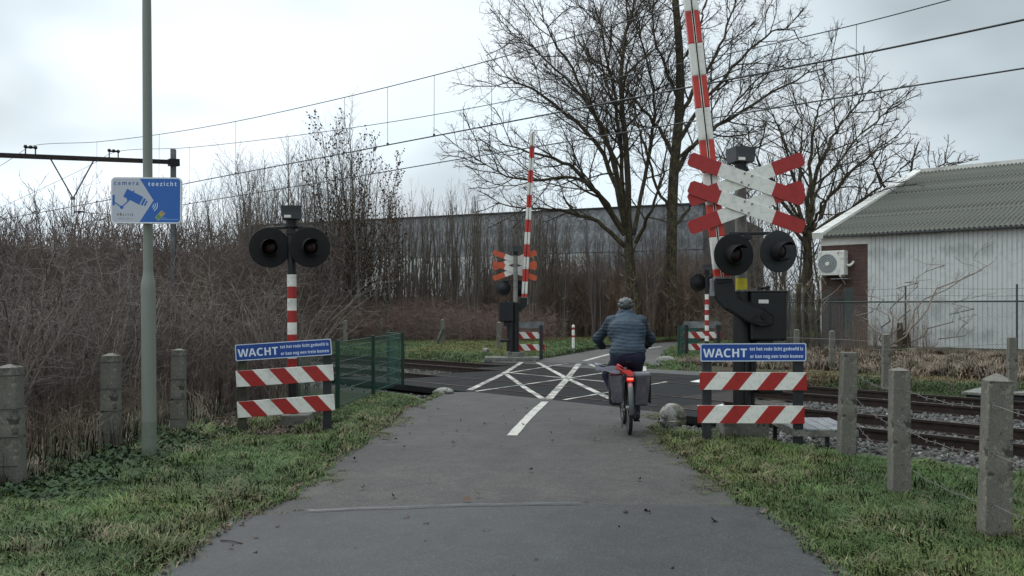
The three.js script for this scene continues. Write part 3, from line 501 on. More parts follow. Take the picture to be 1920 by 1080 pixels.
// barbed wire along the verge posts
function sagWire(label, pts, r = .0024, sag = .05, barbs = true) {
  const all = []; for (let k = 0; k < pts.length - 1; k++) { for (let i = 0; i < 10; i++) { const t = i / 10, q = pts[k].clone().lerp(pts[k + 1], t); q.y -= sag * 4 * t * (1 - t) * (pts[k].distanceTo(pts[k + 1]) / 2); q.y += .006 * Math.sin((k * 10 + i) * 2.3); all.push(q); } } all.push(pts.at(-1));
  const gs = [tube(all, r, 5, all.length * 4)]; if (barbs) for (let i = 2; i < all.length; i++) { const q = all[i]; gs.push(bar(q.clone().add(V(-.012, .018, .01)), q.clone().add(V(.012, -.018, -.008)), .002, 4), bar(q.clone().add(V(.012, .016, -.01)), q.clone().add(V(-.01, -.016, .012)), .002, 4)); }
  return tag(obj('barbed_wire', gs, M.galvWire), label, 'wire', 'barbed wires of the verge fence');
}
M.galvWire = mat([.20, .19, .175], { roughness: .5, metalness: .5 });
const beyond = P(1863, 1020).clone().add(V(.45, 0, 2.2));
for (const [h0, h1, h2, h3, n] of [[.93, .93, .95, .93, 'top'], [.68, .60, .62, .62, 'middle'], [.42, .30, .28, .3, 'lowest']]) sagWire(n + ' barbed wire strung between the three verge posts', [V(pr[0].x + .07, h0, pr[0].z + .06), V(pr[1].x, h1, pr[1].z + .085), V(pr[2].x - .05, h2, pr[2].z + .09), V(beyond.x, h3, beyond.z)]);
{ const far = V(P(1661, 725).x, .9, P(1661, 725).z); tag(obj('barbed_wire', tube([V(P(1897, 739).x, .95, P(1897, 739).z), V(7.2, .8, -18), far, V(5.9, .95, -22)], .004, 5, 40), M.galvWire), 'slack wire between the posts past the rails', 'wire', 'barbed wires past the rails'); }

// small things along the road
function boulder(name, label, pos, r, flat, paintF, seed, cat = 'stone') {
  const g = new THREE.IcosahedronGeometry(1, 4), p = g.attributes.position, c = [];
  for (let i = 0; i < p.count; i++) { const x = p.getX(i), y = p.getY(i), z = p.getZ(i), k = 1 + .28 * (fbm(x * 1.3 + seed, y * 1.3, z * 1.3 + 5, 4) - .5); p.setXYZ(i, x * r[0] * k, Math.max(-.1, y * r[1] * k), z * r[2] * k); c.push(...paintF(x, y, z)); }
  g.setAttribute('color', new THREE.Float32BufferAttribute(c, 3)); g.deleteAttribute('normal'); g.deleteAttribute('uv'); g.computeVertexNormals(); boxUV(g);
  const o = obj(name, g, mat([1, 1, 1], { vertexColors: true, map: T.concrete, bumpMap: T.concrete, bumpScale: .02, roughness: .9 })); o.position.copy(pos); return tag(o, label, cat);
}
boulder('boulder', 'mossy boulder half painted white at the road edge before the rails', P(1262, 791).add(V(0, .06, 0)), [.195, .2, .17], 0, (x, y, z) => { const w = smooth(.12, -.12, x + .45 * (fbm(x * 4, y * 4, z * 4, 4) - .5)), m = smooth(.5, .62, fbm(x * 3 + 4, y * 3, z * 3, 4)), b = fbm(x * 9, y * 9, z * 9, 3); const s = [lerp(.50, .36, m), lerp(.47, .40, m), lerp(.40, .16, m)]; return s.map((v) => lerp(v * (.6 + .8 * b), .95, w)); }, 3);
const pale = (x, y, z) => { const b = .75 * (.6 + .8 * fbm(x * 6, y * 6, z * 6, 4)); return [b, b, b * .96]; };
boulder('stone', 'pale flat stone at the grass edge by the green mesh fence and the deck', P(832, 738).add(V(0, .02, 0)), [.2, .1, .14], 0, pale, 8);
boulder('stone', 'white painted stone in the grass beside the far green fence', P(1248, 680).add(V(0, .04, 0)), [.3, .17, .2], 0, pale, 14);
boulder('stone', 'little whitish stone on the edge of the concrete plinth', P(911, 668).add(V(0, .2, 0)), [.12, .09, .1], 0, pale, 18);
boulder('litter_scrap', 'white scrap of litter in the grass below the painted boulder', P(1257, 796).add(V(.02, .05, .1)), [.06, .012, .02], 0, pale, 28, 'litter');
{ const g = thing('bollard', 'slim white bollard with two red bands at the far roadside', 'bollard', P(1075, 662)); obj('shaft', [cyl(.055, .055, 1.0, 0, -.02, 0, 18), mv(new THREE.SphereGeometry(.055, 18, 8, 0, 6.3, 0, 1.57), 0, .98, 0)], M.white, g); for (const y of [.58, .86]) obj('red_band', cyl(.057, .057, .07, 0, y, 0, 18), M.red, g); }
{ // steel grating walkway beside the drive
  const g = thing('grating_platform', 'low grey steel grating platform on short legs beside the rails', 'platform', V(3.66, 0, -11.05), R(-4));
  g.scale.x = .82;
  obj('edge_frame', [box(.9, .075, .03, 0, .17, .6, .004), box(.9, .075, .03, 0, .17, -.6, .004), box(.03, .075, 1.17, .44, .17, 0, .004), box(.03, .075, 1.17, -.44, .17, 0, .004)], M.concreteGrey, g);
  for (let k = 0; k < 5; k++) obj('grating_slat', box(.163, .02, 1.16, -.354 + k * .177, .205, 0, .004), alu, g);
  for (const [x, z] of [[-.4, .56], [.4, .56], [-.4, -.56], [.4, -.56]]) obj('leg', box(.06, .5, .06, x, -.09, z, .005), M.plastic, g);
}
{ // pale cable-duct covers beyond the rails
  for (const [x, y, w, tilt, t] of [[1850, 737, .95, 2, 'flat pale concrete cable cover past the rails, the one by the squat post'], [1935, 741, .9, -2, 'flat pale concrete cable cover past the rails, slightly tilted']]) { const c = P(x, y); const g = thing('cable_cover', t, 'cover', V(c.x, -.1, c.z), R(42), 'pale covers past the rails'); const s = obj('slab', box(w, .05, .55, 0, .13, 0, .006), mat([.6, .6, .57], { map: T.concrete, roughness: .9 }), g); s.rotation.z = R(tilt); obj('support', box(w * .85, .3, .42, 0, -.05, 0, .006), M.plastic, g); }
}
{ const o = obj('fallen_twig', tube([P(414, 1021).setY(.03), P(435, 1024).setY(.035), P(454, 1027).setY(.03)], .005, 5, 10), M.twig); tag(o, 'short dark twig lying on the newer asphalt', 'twig'); }
{ const g = new THREE.CircleGeometry(.035, 7, 0, 6.28).rotateX(-1.2), o = obj('dead_leaf', g, M.leafDead); o.position.copy(P(876, 945)).setY(.045); tag(o, 'single brown leaf on the asphalt beside the seam', 'leaf'); }

for (const [px, py, t] of [[1312, 716, 'small white triangular marker plate at the far end of the deck'], [1335, 768, 'white triangular marker plate at the deck end behind the striped board']]) { const c = P(px, py), q = obj('marker_plate', prism([[-.22, -.05], [.12, -.12], [.2, .1]], .02).rotateX(-Math.PI / 2 + .5), M.white); q.position.set(c.x, .02, c.z); tag(q, t, 'marker'); }
// ---------------------------------------------------------------- trees and shrubs
const norm = (a) => { const l = Math.hypot(...a) || 1; return [a[0] / l, a[1] / l, a[2] / l]; };
function away(d, ang, az) { // direction d turned by ang, around it by az
  let u = Math.abs(d[1]) > .9 ? [1, 0, 0] : [0, 1, 0]; const k = u[0] * d[0] + u[1] * d[1] + u[2] * d[2]; u = norm([u[0] - k * d[0], u[1] - k * d[1], u[2] - k * d[2]]);
  const v = [d[1] * u[2] - d[2] * u[1], d[2] * u[0] - d[0] * u[2], d[0] * u[1] - d[1] * u[0]], c = Math.cos(ang), s = Math.sin(ang), a = Math.cos(az) * s, b = Math.sin(az) * s;
  return [d[0] * c + u[0] * a + v[0] * b, d[1] * c + u[1] * a + v[1] * b, d[2] * c + u[2] * a + v[2] * b];
}
// grow side branches along a polyline; cfg[level] = { n, ang, ratio, wob, up, seg, sides, rr, f0 }
function sideBranches(ms, rg, pts, rad, len, lvl, cfg, leaf) {
  const c = cfg[lvl]; if (!c) return; const n = Math.max(1, Math.round(c.n * (c.perM ? len : 1) * (.75 + .5 * rg()))); let az = rg() * 6.28;
  for (let i = 0; i < n; i++) {
    const f = lerp(c.f0, 1, (i + rg() * .9) / n), k = Math.min(pts.length - 1.001, f * (pts.length - 1)), j = Math.floor(k), w = k - j; az += 2.4 + (rg() - .5);
    const p = [0, 1, 2].map((q) => lerp(pts[j][q], pts[j + 1][q], w)), d = norm([0, 1, 2].map((q) => pts[j + 1][q] - pts[j][q])), r = lerp(rad[j], rad[j + 1], w);
    const L = Math.max(c.min ?? .1, len * c.ratio * (.55 + .75 * rg()) * (1 - .45 * f)); branch(ms, rg, p, away(d, c.ang * (.65 + .7 * rg()), az), Math.min(L, c.max ?? 99), Math.max(c.rmin, r * c.rr), lvl, cfg, leaf);
  }
}
function branch(ms, rg, p, d, len, r, lvl, cfg, leaf) {
  const c = cfg[lvl], n = c.seg, pts = [p], rad = [r], st = len / n; let q = p.slice(), e = d.slice();
  for (let i = 0; i < n; i++) { e = norm([e[0] + (rg() - .5) * c.wob, e[1] + (rg() - .5) * c.wob + c.up, e[2] + (rg() - .5) * c.wob]); q = [q[0] + e[0] * st, q[1] + e[1] * st, q[2] + e[2] * st]; pts.push(q); rad.push(Math.max(c.rmin * .7, r * (1 - .72 * (i + 1) / n))); }
  (c.fine ? ms.fine : ms.main).path(pts, rad, c.sides);
  if (leaf && c.leaf) for (let i = 0; i < c.leaf; i++) { const s = .035 + .03 * rg(), b = pts[1 + Math.floor(rg() * n)], a = rg() * 6, o = [Math.cos(a) * s, (rg() - .5) * s, Math.sin(a) * s], v = [(rg() - .5) * s, -s * 1.3, (rg() - .5) * s]; leaf.quad(b, [b[0] + o[0], b[1] + o[1], b[2] + o[2]], [b[0] + o[0] + v[0], b[1] + o[1] + v[1], b[2] + o[2] + v[2]], [b[0] + v[0], b[1] + v[1], b[2] + v[2]], norm([o[2], .3, -o[0]])); }
  sideBranches(ms, rg, pts, rad, len, lvl + 1, cfg, leaf);
}
const newMs = () => ({ main: new Mesher(), fine: new Mesher() });
function treeObj(name, label, category, ms, group, barkM, twigM, leaf) { const g = thing(name, label, category, V(0, 0, 0), 0, group); obj('trunk', ms.main.build(), barkM, g); obj('crown', ms.fine.build(), twigM, g); if (leaf) obj('withered_leaves', leaf.build(), M.leafDead, g); return g; }
function resample(pts, n) { const c = new THREE.CatmullRomCurve3(pts.map((p) => V(...p)), false, 'catmullrom', .5); return c.getPoints(n).map((p) => [p.x, p.y, p.z]); }
const bigCfg = [null,
  { n: 1.75, perM: true, f0: .18, ang: .78, ratio: .42, max: 4.6, wob: .34, up: .05, seg: 7, sides: 5, rr: .5, rmin: .03 },
  { n: 2.3, perM: true, f0: .12, ang: .7, ratio: .48, max: 2.3, wob: .42, up: .05, seg: 5, sides: 4, rr: .55, rmin: .016, fine: true },
  { n: 4.4, perM: true, f0: .1, ang: .75, ratio: .52, min: .4, max: 1.3, wob: .5, up: .03, seg: 3, sides: 3, rr: .6, rmin: .0095, fine: true },
  { n: 5.4, perM: true, f0: .12, ang: .8, ratio: .55, min: .22, max: .55, wob: .5, up: .03, seg: 1, sides: 3, rr: .7, rmin: .0062, fine: true }];
function limbTree(label, seed, Z, trunk, limbs, r0, group, cfg = bigCfg, barkM = M.bark, twigM = M.twig) {
  const rg = rngOf(seed), ms = newMs(), o = at(trunk[0][0], 700, Z), base = V(o.x, 0, -Z), loc = (x, y, dz) => { const q = at(x, y, Z + dz); return [q.x - base.x, q.y, q.z - base.z]; };
  const tp = resample(trunk.map(([x, y], i) => i ? loc(x, y, 0) : [0, -.3, 0]), trunk.length * 5), tr = tp.map((_, i) => r0 * (1 - .55 * (i / tp.length)) * (1 + .55 * Math.exp(-i / 1.6)));
  ms.main.path(tp, tr, 14); sideBranches(ms, rg, tp.slice(Math.floor(tp.length * .55)), tr.slice(Math.floor(tp.length * .55)).map((r) => r * .5), 4, 1, cfg);
  for (const [w, spread, ...pp] of limbs) {
    const dz = (rg() - .5) * spread, pts = resample(pp.map(([x, y], i) => loc(x, y, dz * (i / (pp.length - 1)) ** .8)), 16).map((p, i) => i > 1 ? p.map((v) => v + (rg() - .5) * .16) : p); let len = 0; for (let i = 1; i < pts.length; i++) len += Math.hypot(pts[i][0] - pts[i - 1][0], pts[i][1] - pts[i - 1][1], pts[i][2] - pts[i - 1][2]);
    const rad = pts.map((_, i) => Math.max(.022, w * .84 * (1 - .84 * i / (pts.length - 1)))); ms.main.path(pts, rad, 8); sideBranches(ms, rg, pts, rad, len, 1, cfg); 
  }
  const g = treeObj('bare_tree', label, 'tree', ms, group, barkM, twigM); g.position.copy(base); return g;
}
limbTree('broad bare tree forking low into many spreading limbs, beside a straighter trunk', 101, 46, [[1187, 650], [1186, 560], [1181, 500], [1179, 450]], [
  [.15, 6, [1172, 462], [1119, 416], [1047, 395], [985, 390], [925, 378]], [.19, 8, [1172, 440], [1119, 363], [1067, 311], [1010, 288], [935, 268]], [.17, 9, [1172, 430], [1150, 300], [1110, 200], [1060, 110], [1012, 30]],
  [.15, 10, [1175, 430], [1165, 290], [1150, 160], [1125, 50], [1100, -40]], [.21, 4, [1180, 455], [1172, 250], [1165, 120], [1185, 20], [1195, -60]], [.14, 9, [1188, 440], [1215, 300], [1228, 190], [1205, 90], [1190, 0]],
  [.13, 7, [1192, 455], [1220, 400], [1243, 330], [1250, 250]], [.17, 8, [1173, 425], [1132, 290], [1060, 210], [985, 160], [935, 140]], [.12, 10, [1172, 440], [1100, 340], [1010, 340], [950, 330], [890, 300]], [.12, 10, [1176, 400], [1130, 250], [1080, 170], [1000, 90], [965, 70]]], .40, 'large bare trees behind the bend');
limbTree('tall straight bare tree with wide crown beside the low forking one', 202, 47, [[1254, 660], [1257, 560], [1259, 450], [1263, 330], [1273, 220], [1275, 120], [1268, 20], [1262, -50]], [
  [.14, 7, [1266, 300], [1235, 240], [1195, 195], [1150, 140], [1095, 100]], [.15, 8, [1270, 240], [1300, 170], [1340, 105], [1370, 30], [1390, -40]], [.17, 7, [1264, 330], [1310, 262], [1390, 210], [1470, 160], [1560, 118]],
  [.13, 8, [1259, 430], [1290, 392], [1325, 335], [1400, 290], [1490, 240]], [.11, 8, [1273, 190], [1240, 110], [1222, 40], [1230, -40]], [.11, 8, [1275, 120], [1310, 50], [1330, -30]], [.11, 7, [1261, 410], [1225, 330], [1200, 250], [1180, 190]], [.14, 9, [1270, 270], [1320, 190], [1390, 110], [1450, 60], [1490, 55]], [.1, 9, [1266, 300], [1340, 240], [1420, 150], [1480, 110]]], .34, 'large bare trees behind the bend');
const midCfg = bigCfg.map((c, i) => c && { ...c, n: c.n * (i === 1 ? 1.1 : .85) });
limbTree('bare tree with wide tangled crown between the X crosses and the white gabled shed', 303, 44, [[1518, 660], [1515, 540], [1514, 440]], [
  [.16, 6, [1515, 450], [1528, 340], [1560, 260], [1600, 205], [1630, 170]], [.14, 6, [1512, 450], [1490, 350], [1470, 270], [1452, 215]], [.15, 6, [1518, 440], [1570, 352], [1630, 292], [1685, 255]], [.12, 6, [1512, 430], [1440, 350], [1392, 312], [1345, 292]],
  [.13, 6, [1515, 420], [1520, 300], [1530, 220], [1545, 165]], [.12, 6, [1518, 440], [1590, 392], [1655, 345], [1690, 318]], [.12, 6, [1512, 455], [1450, 405], [1400, 392], [1360, 402]], [.1, 7, [1515, 400], [1555, 320], [1640, 230], [1670, 200]], [.1, 8, [1514, 430], [1480, 380], [1420, 300], [1400, 240]], [.1, 8, [1516, 430], [1545, 380], [1590, 320], [1610, 260]], [.09, 8, [1514, 440], [1470, 420], [1430, 360], [1380, 345]], [.09, 8, [1518, 450], [1570, 420], [1620, 370], [1660, 290]], [.09, 8, [1515, 400], [1500, 320], [1505, 240], [1490, 190]]], .36, undefined, midCfg);
limbTree('lower bare tree rising behind the ridge of the white gabled shed', 404, 62, [[1690, 640], [1688, 500], [1690, 420]], [[.16, 6, [1690, 430], [1660, 360], [1640, 310], [1650, 285]], [.15, 6, [1690, 430], [1700, 350], [1710, 310], [1715, 286]], [.14, 6, [1690, 420], [1730, 350], [1765, 310], [1800, 305]], [.12, 6, [1690, 430], [1740, 370], [1770, 320], [1775, 295]], [.12, 5, [1688, 430], [1640, 380], [1610, 330]]], .3, undefined, bigCfg.map((c) => c && { ...c, n: c.n * .62, rmin: c.rmin * 1.3 }));

// slender many-stemmed trees left of the rails; clones of three forms, turned and scaled
function slender(name, label, cat, seed, H, stems, spread, cfg, barkM, twigM, group, leafy) {
  const rg = rngOf(seed), ms = newMs(), leaf = leafy ? new Mesher() : null;
  for (let k = 0; k < stems; k++) { const a = rg() * 6.28, r = Math.sqrt(rg()) * spread * .3, h = H * (.72 + .32 * rg()), out = spread * (.3 + .7 * rg()), pts = [], n = 7; for (let i = 0; i <= n; i++) { const t = i / n; pts.push([Math.cos(a) * (r + out * t ** 1.5) + (rg() - .5) * .14 * h * .1, h * t - .1, Math.sin(a) * (r + out * t ** 1.5) + (rg() - .5) * .14 * h * .1]); } const rad = pts.map((_, i) => Math.max(.008, (h * .0095) * (1 - .88 * i / n))); (h * .0095 > .03 ? ms.main : ms.fine).path(pts, rad, 5); sideBranches(ms, rg, pts, rad, h, 1, cfg, leaf); }
  if (!ms.main.p.length) ms.main.path([[0, -.1, 0], [.02, .5, 0]], [.03, .02], 5);
  return treeObj(name, label, cat, ms, group, barkM, twigM, leaf);
}
const upCfg = [null, { n: 3.0, perM: true, f0: .2, ang: .62, ratio: .27, max: 2.6, wob: .3, up: .14, seg: 5, sides: 3, rr: .5, rmin: .009, fine: true }, { n: 4.2, perM: true, f0: .12, ang: .65, ratio: .5, min: .3, max: 1.0, wob: .45, up: .07, seg: 3, sides: 3, rr: .6, rmin: .0065, fine: true, leaf: 2 }];
const gA = slender('slender_tree', 'slender bare tree of the belt beyond the hedge', 'tree', 11, 10, 4, 1.6, upCfg, M.twigGrey, M.twigGrey, 'slender trees beyond the hedge');
const gB = slender('slender_tree', 'slender bare tree of the belt beyond the hedge', 'tree', 12, 10, 3, 1.3, upCfg, M.twigGrey, M.twigGrey, 'slender trees beyond the hedge');
const gC = slender('slender_tree', 'upright tree still holding clumps of withered brown leaves, beyond the light post', 'tree', 13, 10, 3, 1.5, [null, { ...upCfg[1], n: 2.0 }, { ...upCfg[2], leaf: 7 }], M.twigGrey, M.twig, undefined, true);
const tg = rngOf(71);
function put(src, first, px, Z, top, label) { const o = first ? src : dup(src, label), H = EYE + (YH - top) * Z / F, s = H / 10; o.position.set((px - 960) * Z / F, 0, -Z); o.scale.set(s * (.85 + .3 * tg()), s, s * (.85 + .3 * tg())); o.rotation.y = tg() * 6.28; return o; }
const left = [[392, 47, 345], [425, 46, 330], [458, 48, 315], [492, 47, 300], [522, 46, 285], [548, 48, 280], [585, 50, 265], [480, 52, 320], [610, 48, 255], [660, 47, 238], [560, 51, 290], [440, 51, 330], [405, 50, 350], [470, 45, 325], [508, 50, 300], [595, 46, 285], [625, 52, 262], [675, 50, 262], [540, 44, 320], [705, 48, 318]];
left.forEach(([x, Z, t], i) => put(i % 2 ? gA : gB, i < 2, x, Z, t));
[[640, 45, 262], [690, 44, 290], [722, 43, 355]].forEach(([x, Z, t], i) => put(gC, i === 0, x, Z, t, ['', 'leaf holding tree at the middle of the leafy three beyond the light post', 'short leaf holding tree at the end of the leafy three beyond the light post'][i]));
[[1385, 58, 330], [1418, 62, 300], [1450, 57, 320], [1482, 63, 290], [1545, 60, 300], [1575, 64, 325], [1350, 60, 350]].forEach(([x, Z, t], i) => { const o = put(i % 2 ? gA : gB, false, x, Z, t, 'slender bare tree in the row behind the pollard stubs and stacked crosses'); o.userData.group = 'slender trees behind the pollards'; });
// far thicket trees at the left
const gD = slender('thicket_tree', 'dark bare thicket tree of the far row behind the portal', 'tree', 21, 10, 7, 2.6, [null, { ...upCfg[1], n: 1.5, rmin: .014 }, { ...upCfg[2], n: 2.2, rmin: .011 }], M.twigRed, M.twig, 'thicket trees behind the portal');
for (let k = 0; k < 34; k++) { const x = -60 + k * 13.2 + tg() * 14; put(gD, k === 0, x, 54 + 12 * tg(), 352 + 75 * tg() - (x > 60 && x < 130 ? 20 : 0)); }
// saplings in front of the warehouse and behind the bend
const sapCfg = [null, { n: 1.6, perM: true, f0: .25, ang: .42, ratio: .22, max: 1.6, wob: .25, up: .12, seg: 4, sides: 3, rr: .5, rmin: .008, fine: true }, { n: 2.6, perM: true, f0: .15, ang: .5, ratio: .45, min: .2, max: .6, wob: .4, up: .08, seg: 2, sides: 3, rr: .6, rmin: .006, fine: true }];
const sA = slender('sapling', 'thin grey sapling in the belt before the grey warehouse', 'sapling', 31, 10, 4, 1.0, sapCfg, M.twigGrey, M.twigGrey, 'saplings before the grey warehouse');
const sB = slender('sapling', 'thin brown sapling in the coppice behind the bend', 'sapling', 32, 10, 6, 1.3, sapCfg, M.twigRed, M.twigRed, 'saplings behind the bend');
for (let k = 0; k < 34; k++) put(sA, k === 0, 735 + k * 9.6 + tg() * 10, 44 + 12 * tg(), 362 + 60 * tg());
for (let k = 0; k < 44; k++) { const x = 900 + k * 10.5 + tg() * 10; put(sB, k === 0, x, 46 + 9 * tg(), 400 + 90 * tg()); }
// brushwood: one tangled mass of thin stems, past counting
function brush(name, label, cat, seed, count, place, m, hLo, hHi, size, stems) { // patches of many upright thin stems, set side by side
  const rg = rngOf(seed), im = new THREE.InstancedMesh(brushPatch(seed, size, stems), m, count), m4 = new THREE.Matrix4(), q4 = new THREE.Quaternion();
  for (let i = 0; i < count; i++) { const [x, z, k = 1] = place(rg, i), h = lerp(hLo, hHi, rg()) * k; q4.setFromEuler(new THREE.Euler((rg() - .5) * .08, rg() * 6.28, (rg() - .5) * .08)); m4.compose(V(x, groundY(x, z) - .02, z), q4, V(1, h, 1)); im.setMatrixAt(i, m4); const c = .75 + .5 * rg(), t = rg(); im.setColorAt(i, lin(c, c * lerp(.9, 1, t), c * lerp(.84, .98, t))); }
  im.name = name; im.castShadow = im.receiveShadow = true; scene.add(stuff(im, label, cat)); return im;
}
function brushPatch(seed, size, stems) { // heights 0..1, plan in metres
  const rg = rngOf(seed * 7 + 1), ms = new Mesher(), u = size / 3.2;
  for (let k = 0; k < stems; k++) {
    const x = (rg() - .5) * size, z = (rg() - .5) * size, a = rg() * 6.28, ln = (.1 + .55 * rg() * rg()) * u, h = .45 + .55 * rg(), n = 4, p = []; for (let i = 0; i <= n; i++) { const t = i / n; p.push([x + Math.cos(a) * ln * t ** 1.6 + (rg() - .5) * .1 * u, h * t, z + Math.sin(a) * ln * t ** 1.6 + (rg() - .5) * .1 * u]); }
    const r = (.0055 + .009 * rg() * rg()) * Math.min(1.6, .45 + u * .6); ms.path(p, p.map((_, i) => r * (1 - .75 * i / n)), 3);
    for (let j = 0; j < 5; j++) { const q = p[1 + Math.floor(rg() * 4)], b = rg() * 6.28, l = (.12 + .3 * rg()) * u, v = (.03 + .14 * rg()); ms.path([q, [q[0] + Math.cos(b) * l * .6, q[1] + v * .45, q[2] + Math.sin(b) * l * .6], [q[0] + Math.cos(b) * l, q[1] + v, q[2] + Math.sin(b) * l]], [r * .55, r * .45, r * .25], 3); }
  }
  return ms.build();
}
const whiteTwig = (r, g, b) => mat([r, g, b], { roughness: .95 });
brush('bank_brushwood', 'reddish brown bramble and brushwood along the far grass bank', 'brushwood', 51, 66, (r, i) => { const px = lerp(520, 1000, (i % 22 + r()) / 22), Z = lerp(41.5, 53, (Math.floor(i / 22) + r()) / 3); return [(px - 960) * Z / F, -Z, .8 + .05 * (Z - 41)]; }, whiteTwig(.165, .118, .10), 1.2, 2.2, 3.4, 170);
brush('bank_brushwood', 'brown coppice brushwood under the two large trees', 'brushwood', 56, 66, (r, i) => { const px = lerp(940, 1350, (i % 22 + r()) / 22), Z = lerp(46.8, 55, (Math.floor(i / 22) + r()) / 3); return [(px - 960) * Z / F, -Z]; }, whiteTwig(.20, .145, .11), 2.4, 4.6, 3.2, 150);
brush('bank_brushwood', 'dense dark brushwood filling the far side behind the portal', 'brushwood', 52, 84, (r, i) => { const px = lerp(-120, 560, (i % 21 + r()) / 21), Z = lerp(px > 240 && px < 400 ? 48 : 38, 60, (Math.floor(i / 21) + r()) / 4); return [(px - 960) * Z / F, -Z]; }, whiteTwig(.14, .108, .095), 3.4, 6.4, 4, 210);
brush('shed_brushwood', 'brown brushwood between the banded post and the brick wall', 'brushwood', 53, 16, (r) => { const px = lerp(1340, 1545, r()), Z = lerp(41, 50, r()); return [(px - 960) * Z / F, -Z]; }, whiteTwig(.17, .13, .10), 1.2, 3.0, 3.2, 120);

// hedge: individual shrubs behind the squat posts
const hedgeCfg = [null, { n: 4.8, perM: true, f0: .12, ang: .85, ratio: .34, min: .2, max: .85, wob: .75, up: .02, seg: 4, sides: 3, rr: .6, rmin: .0048, fine: true }, { n: 6, perM: true, f0: .1, ang: .9, ratio: .55, min: .1, max: .34, wob: .6, up: .02, seg: 2, sides: 3, rr: .6, rmin: .0034, fine: true }];
function shrub(seed, H, stems, spread, m, m2, label) {
  const rg = rngOf(seed), ms = newMs();
  for (let k = 0; k < stems; k++) { const a = rg() * 6.28, h = H * (.6 + .45 * rg()), out = spread * (.25 + .9 * rg()), n = 8, pts = []; for (let i = 0; i <= n; i++) { const t = i / n; pts.push([Math.cos(a) * (.22 * rg() * 0 + .15 + out * t ** 1.4) + (rg() - .5) * .09, h * (t * 1.15 - .15 * t * t) - .05, Math.sin(a) * (.15 + out * t ** 1.4) + (rg() - .5) * .09]); } const r0 = .007 + .011 * rg() + (rg() < .15 ? .012 : 0), rad = pts.map((_, i) => Math.max(.0025, r0 * (1 - .8 * i / n))); ms.main.path(pts, rad, 5); sideBranches(ms, rg, pts, rad, h, 1, hedgeCfg); }
  const g = thing('hedge_shrub', label, 'shrub', V(0, 0, 0), 0, 'shrubs of the bare hedge'); obj('stems', ms.main.build(), m, g); stuff(obj('twigs', ms.fine.build(), m2, g)); return g;
}
const hl = 'bare twiggy shrub of the dense hedge behind the squat posts';
const h1 = shrub(81, 2.0, 16, .85, M.twigTan, M.twigRed, hl), h2 = shrub(82, 1.9, 16, .8, M.twigGrey, M.twigRed, hl), h3 = shrub(83, 1.7, 14, .95, M.twigTan, M.twigGrey, hl);
{ const spots = []; for (let r = 0; r < 3; r++) for (let k = 0; k < 9; k++) spots.push([-5.55 - r * 1.0 - .35 * tg() - (k < 2 ? .3 : 0), 6.6 + k * 1.02 + .5 * tg() + r * .3]); for (let k = 0; k < 6; k++) spots.push([-3.9 - k * .75 + .2 * tg(), 14.6 + .9 * tg()]); for (let k = 0; k < 4; k++) spots.push([-4.3 - k * 1.0, 16.2 + tg()]);
  spots.forEach(([x, Z], i) => { const src = [h1, h2, h3][i % 3], o = i < 3 ? src : dup(src), s = .85 + .4 * tg() + (x < -6 ? .15 : 0); o.position.set(x, groundY(x, -Z), -Z); o.rotation.y = tg() * 6.28; o.scale.set(s, s * (.95 + .2 * tg()), s); }); }
brush('hedge_undergrowth', 'tangled dry stems filling the body of the hedge', 'undergrowth', 54, 84, (r, i) => { const Z = 6 + 11.5 * ((i % 12) + r()) / 12, x = -5.35 - .75 * Math.floor(i / 12) - .5 * r() + (Z > 13.8 ? 1.2 : 0); return [x, -Z]; }, whiteTwig(.12, .092, .08), 1.0, 1.7, 1.25, 80);
brush('hedge_undergrowth', 'low dry shoots between the squat posts', 'undergrowth', 57, 20, (r, i) => { const Z = 6.4 + 7.4 * (i + r()) / 20; return [-4.75 - .25 * r(), -Z]; }, whiteTwig(.20, .16, .125), .45, .9, .8, 40);
// the arching shrub that leans over the mesh fence
{ const a = shrub(84, 2.2, 22, 1.5, M.twigTan, M.twigGrey, 'wide arching bare shrub spilling over the end of the hedge behind the light post'); a.position.set(-3.9, 0, -15.2); const b = shrub(85, 2.6, 16, 1.2, M.twigTan, M.twigTan, 'taller bare shrub behind the arching one at the hedge end'); b.position.set(-5.2, 0, -16.8); }
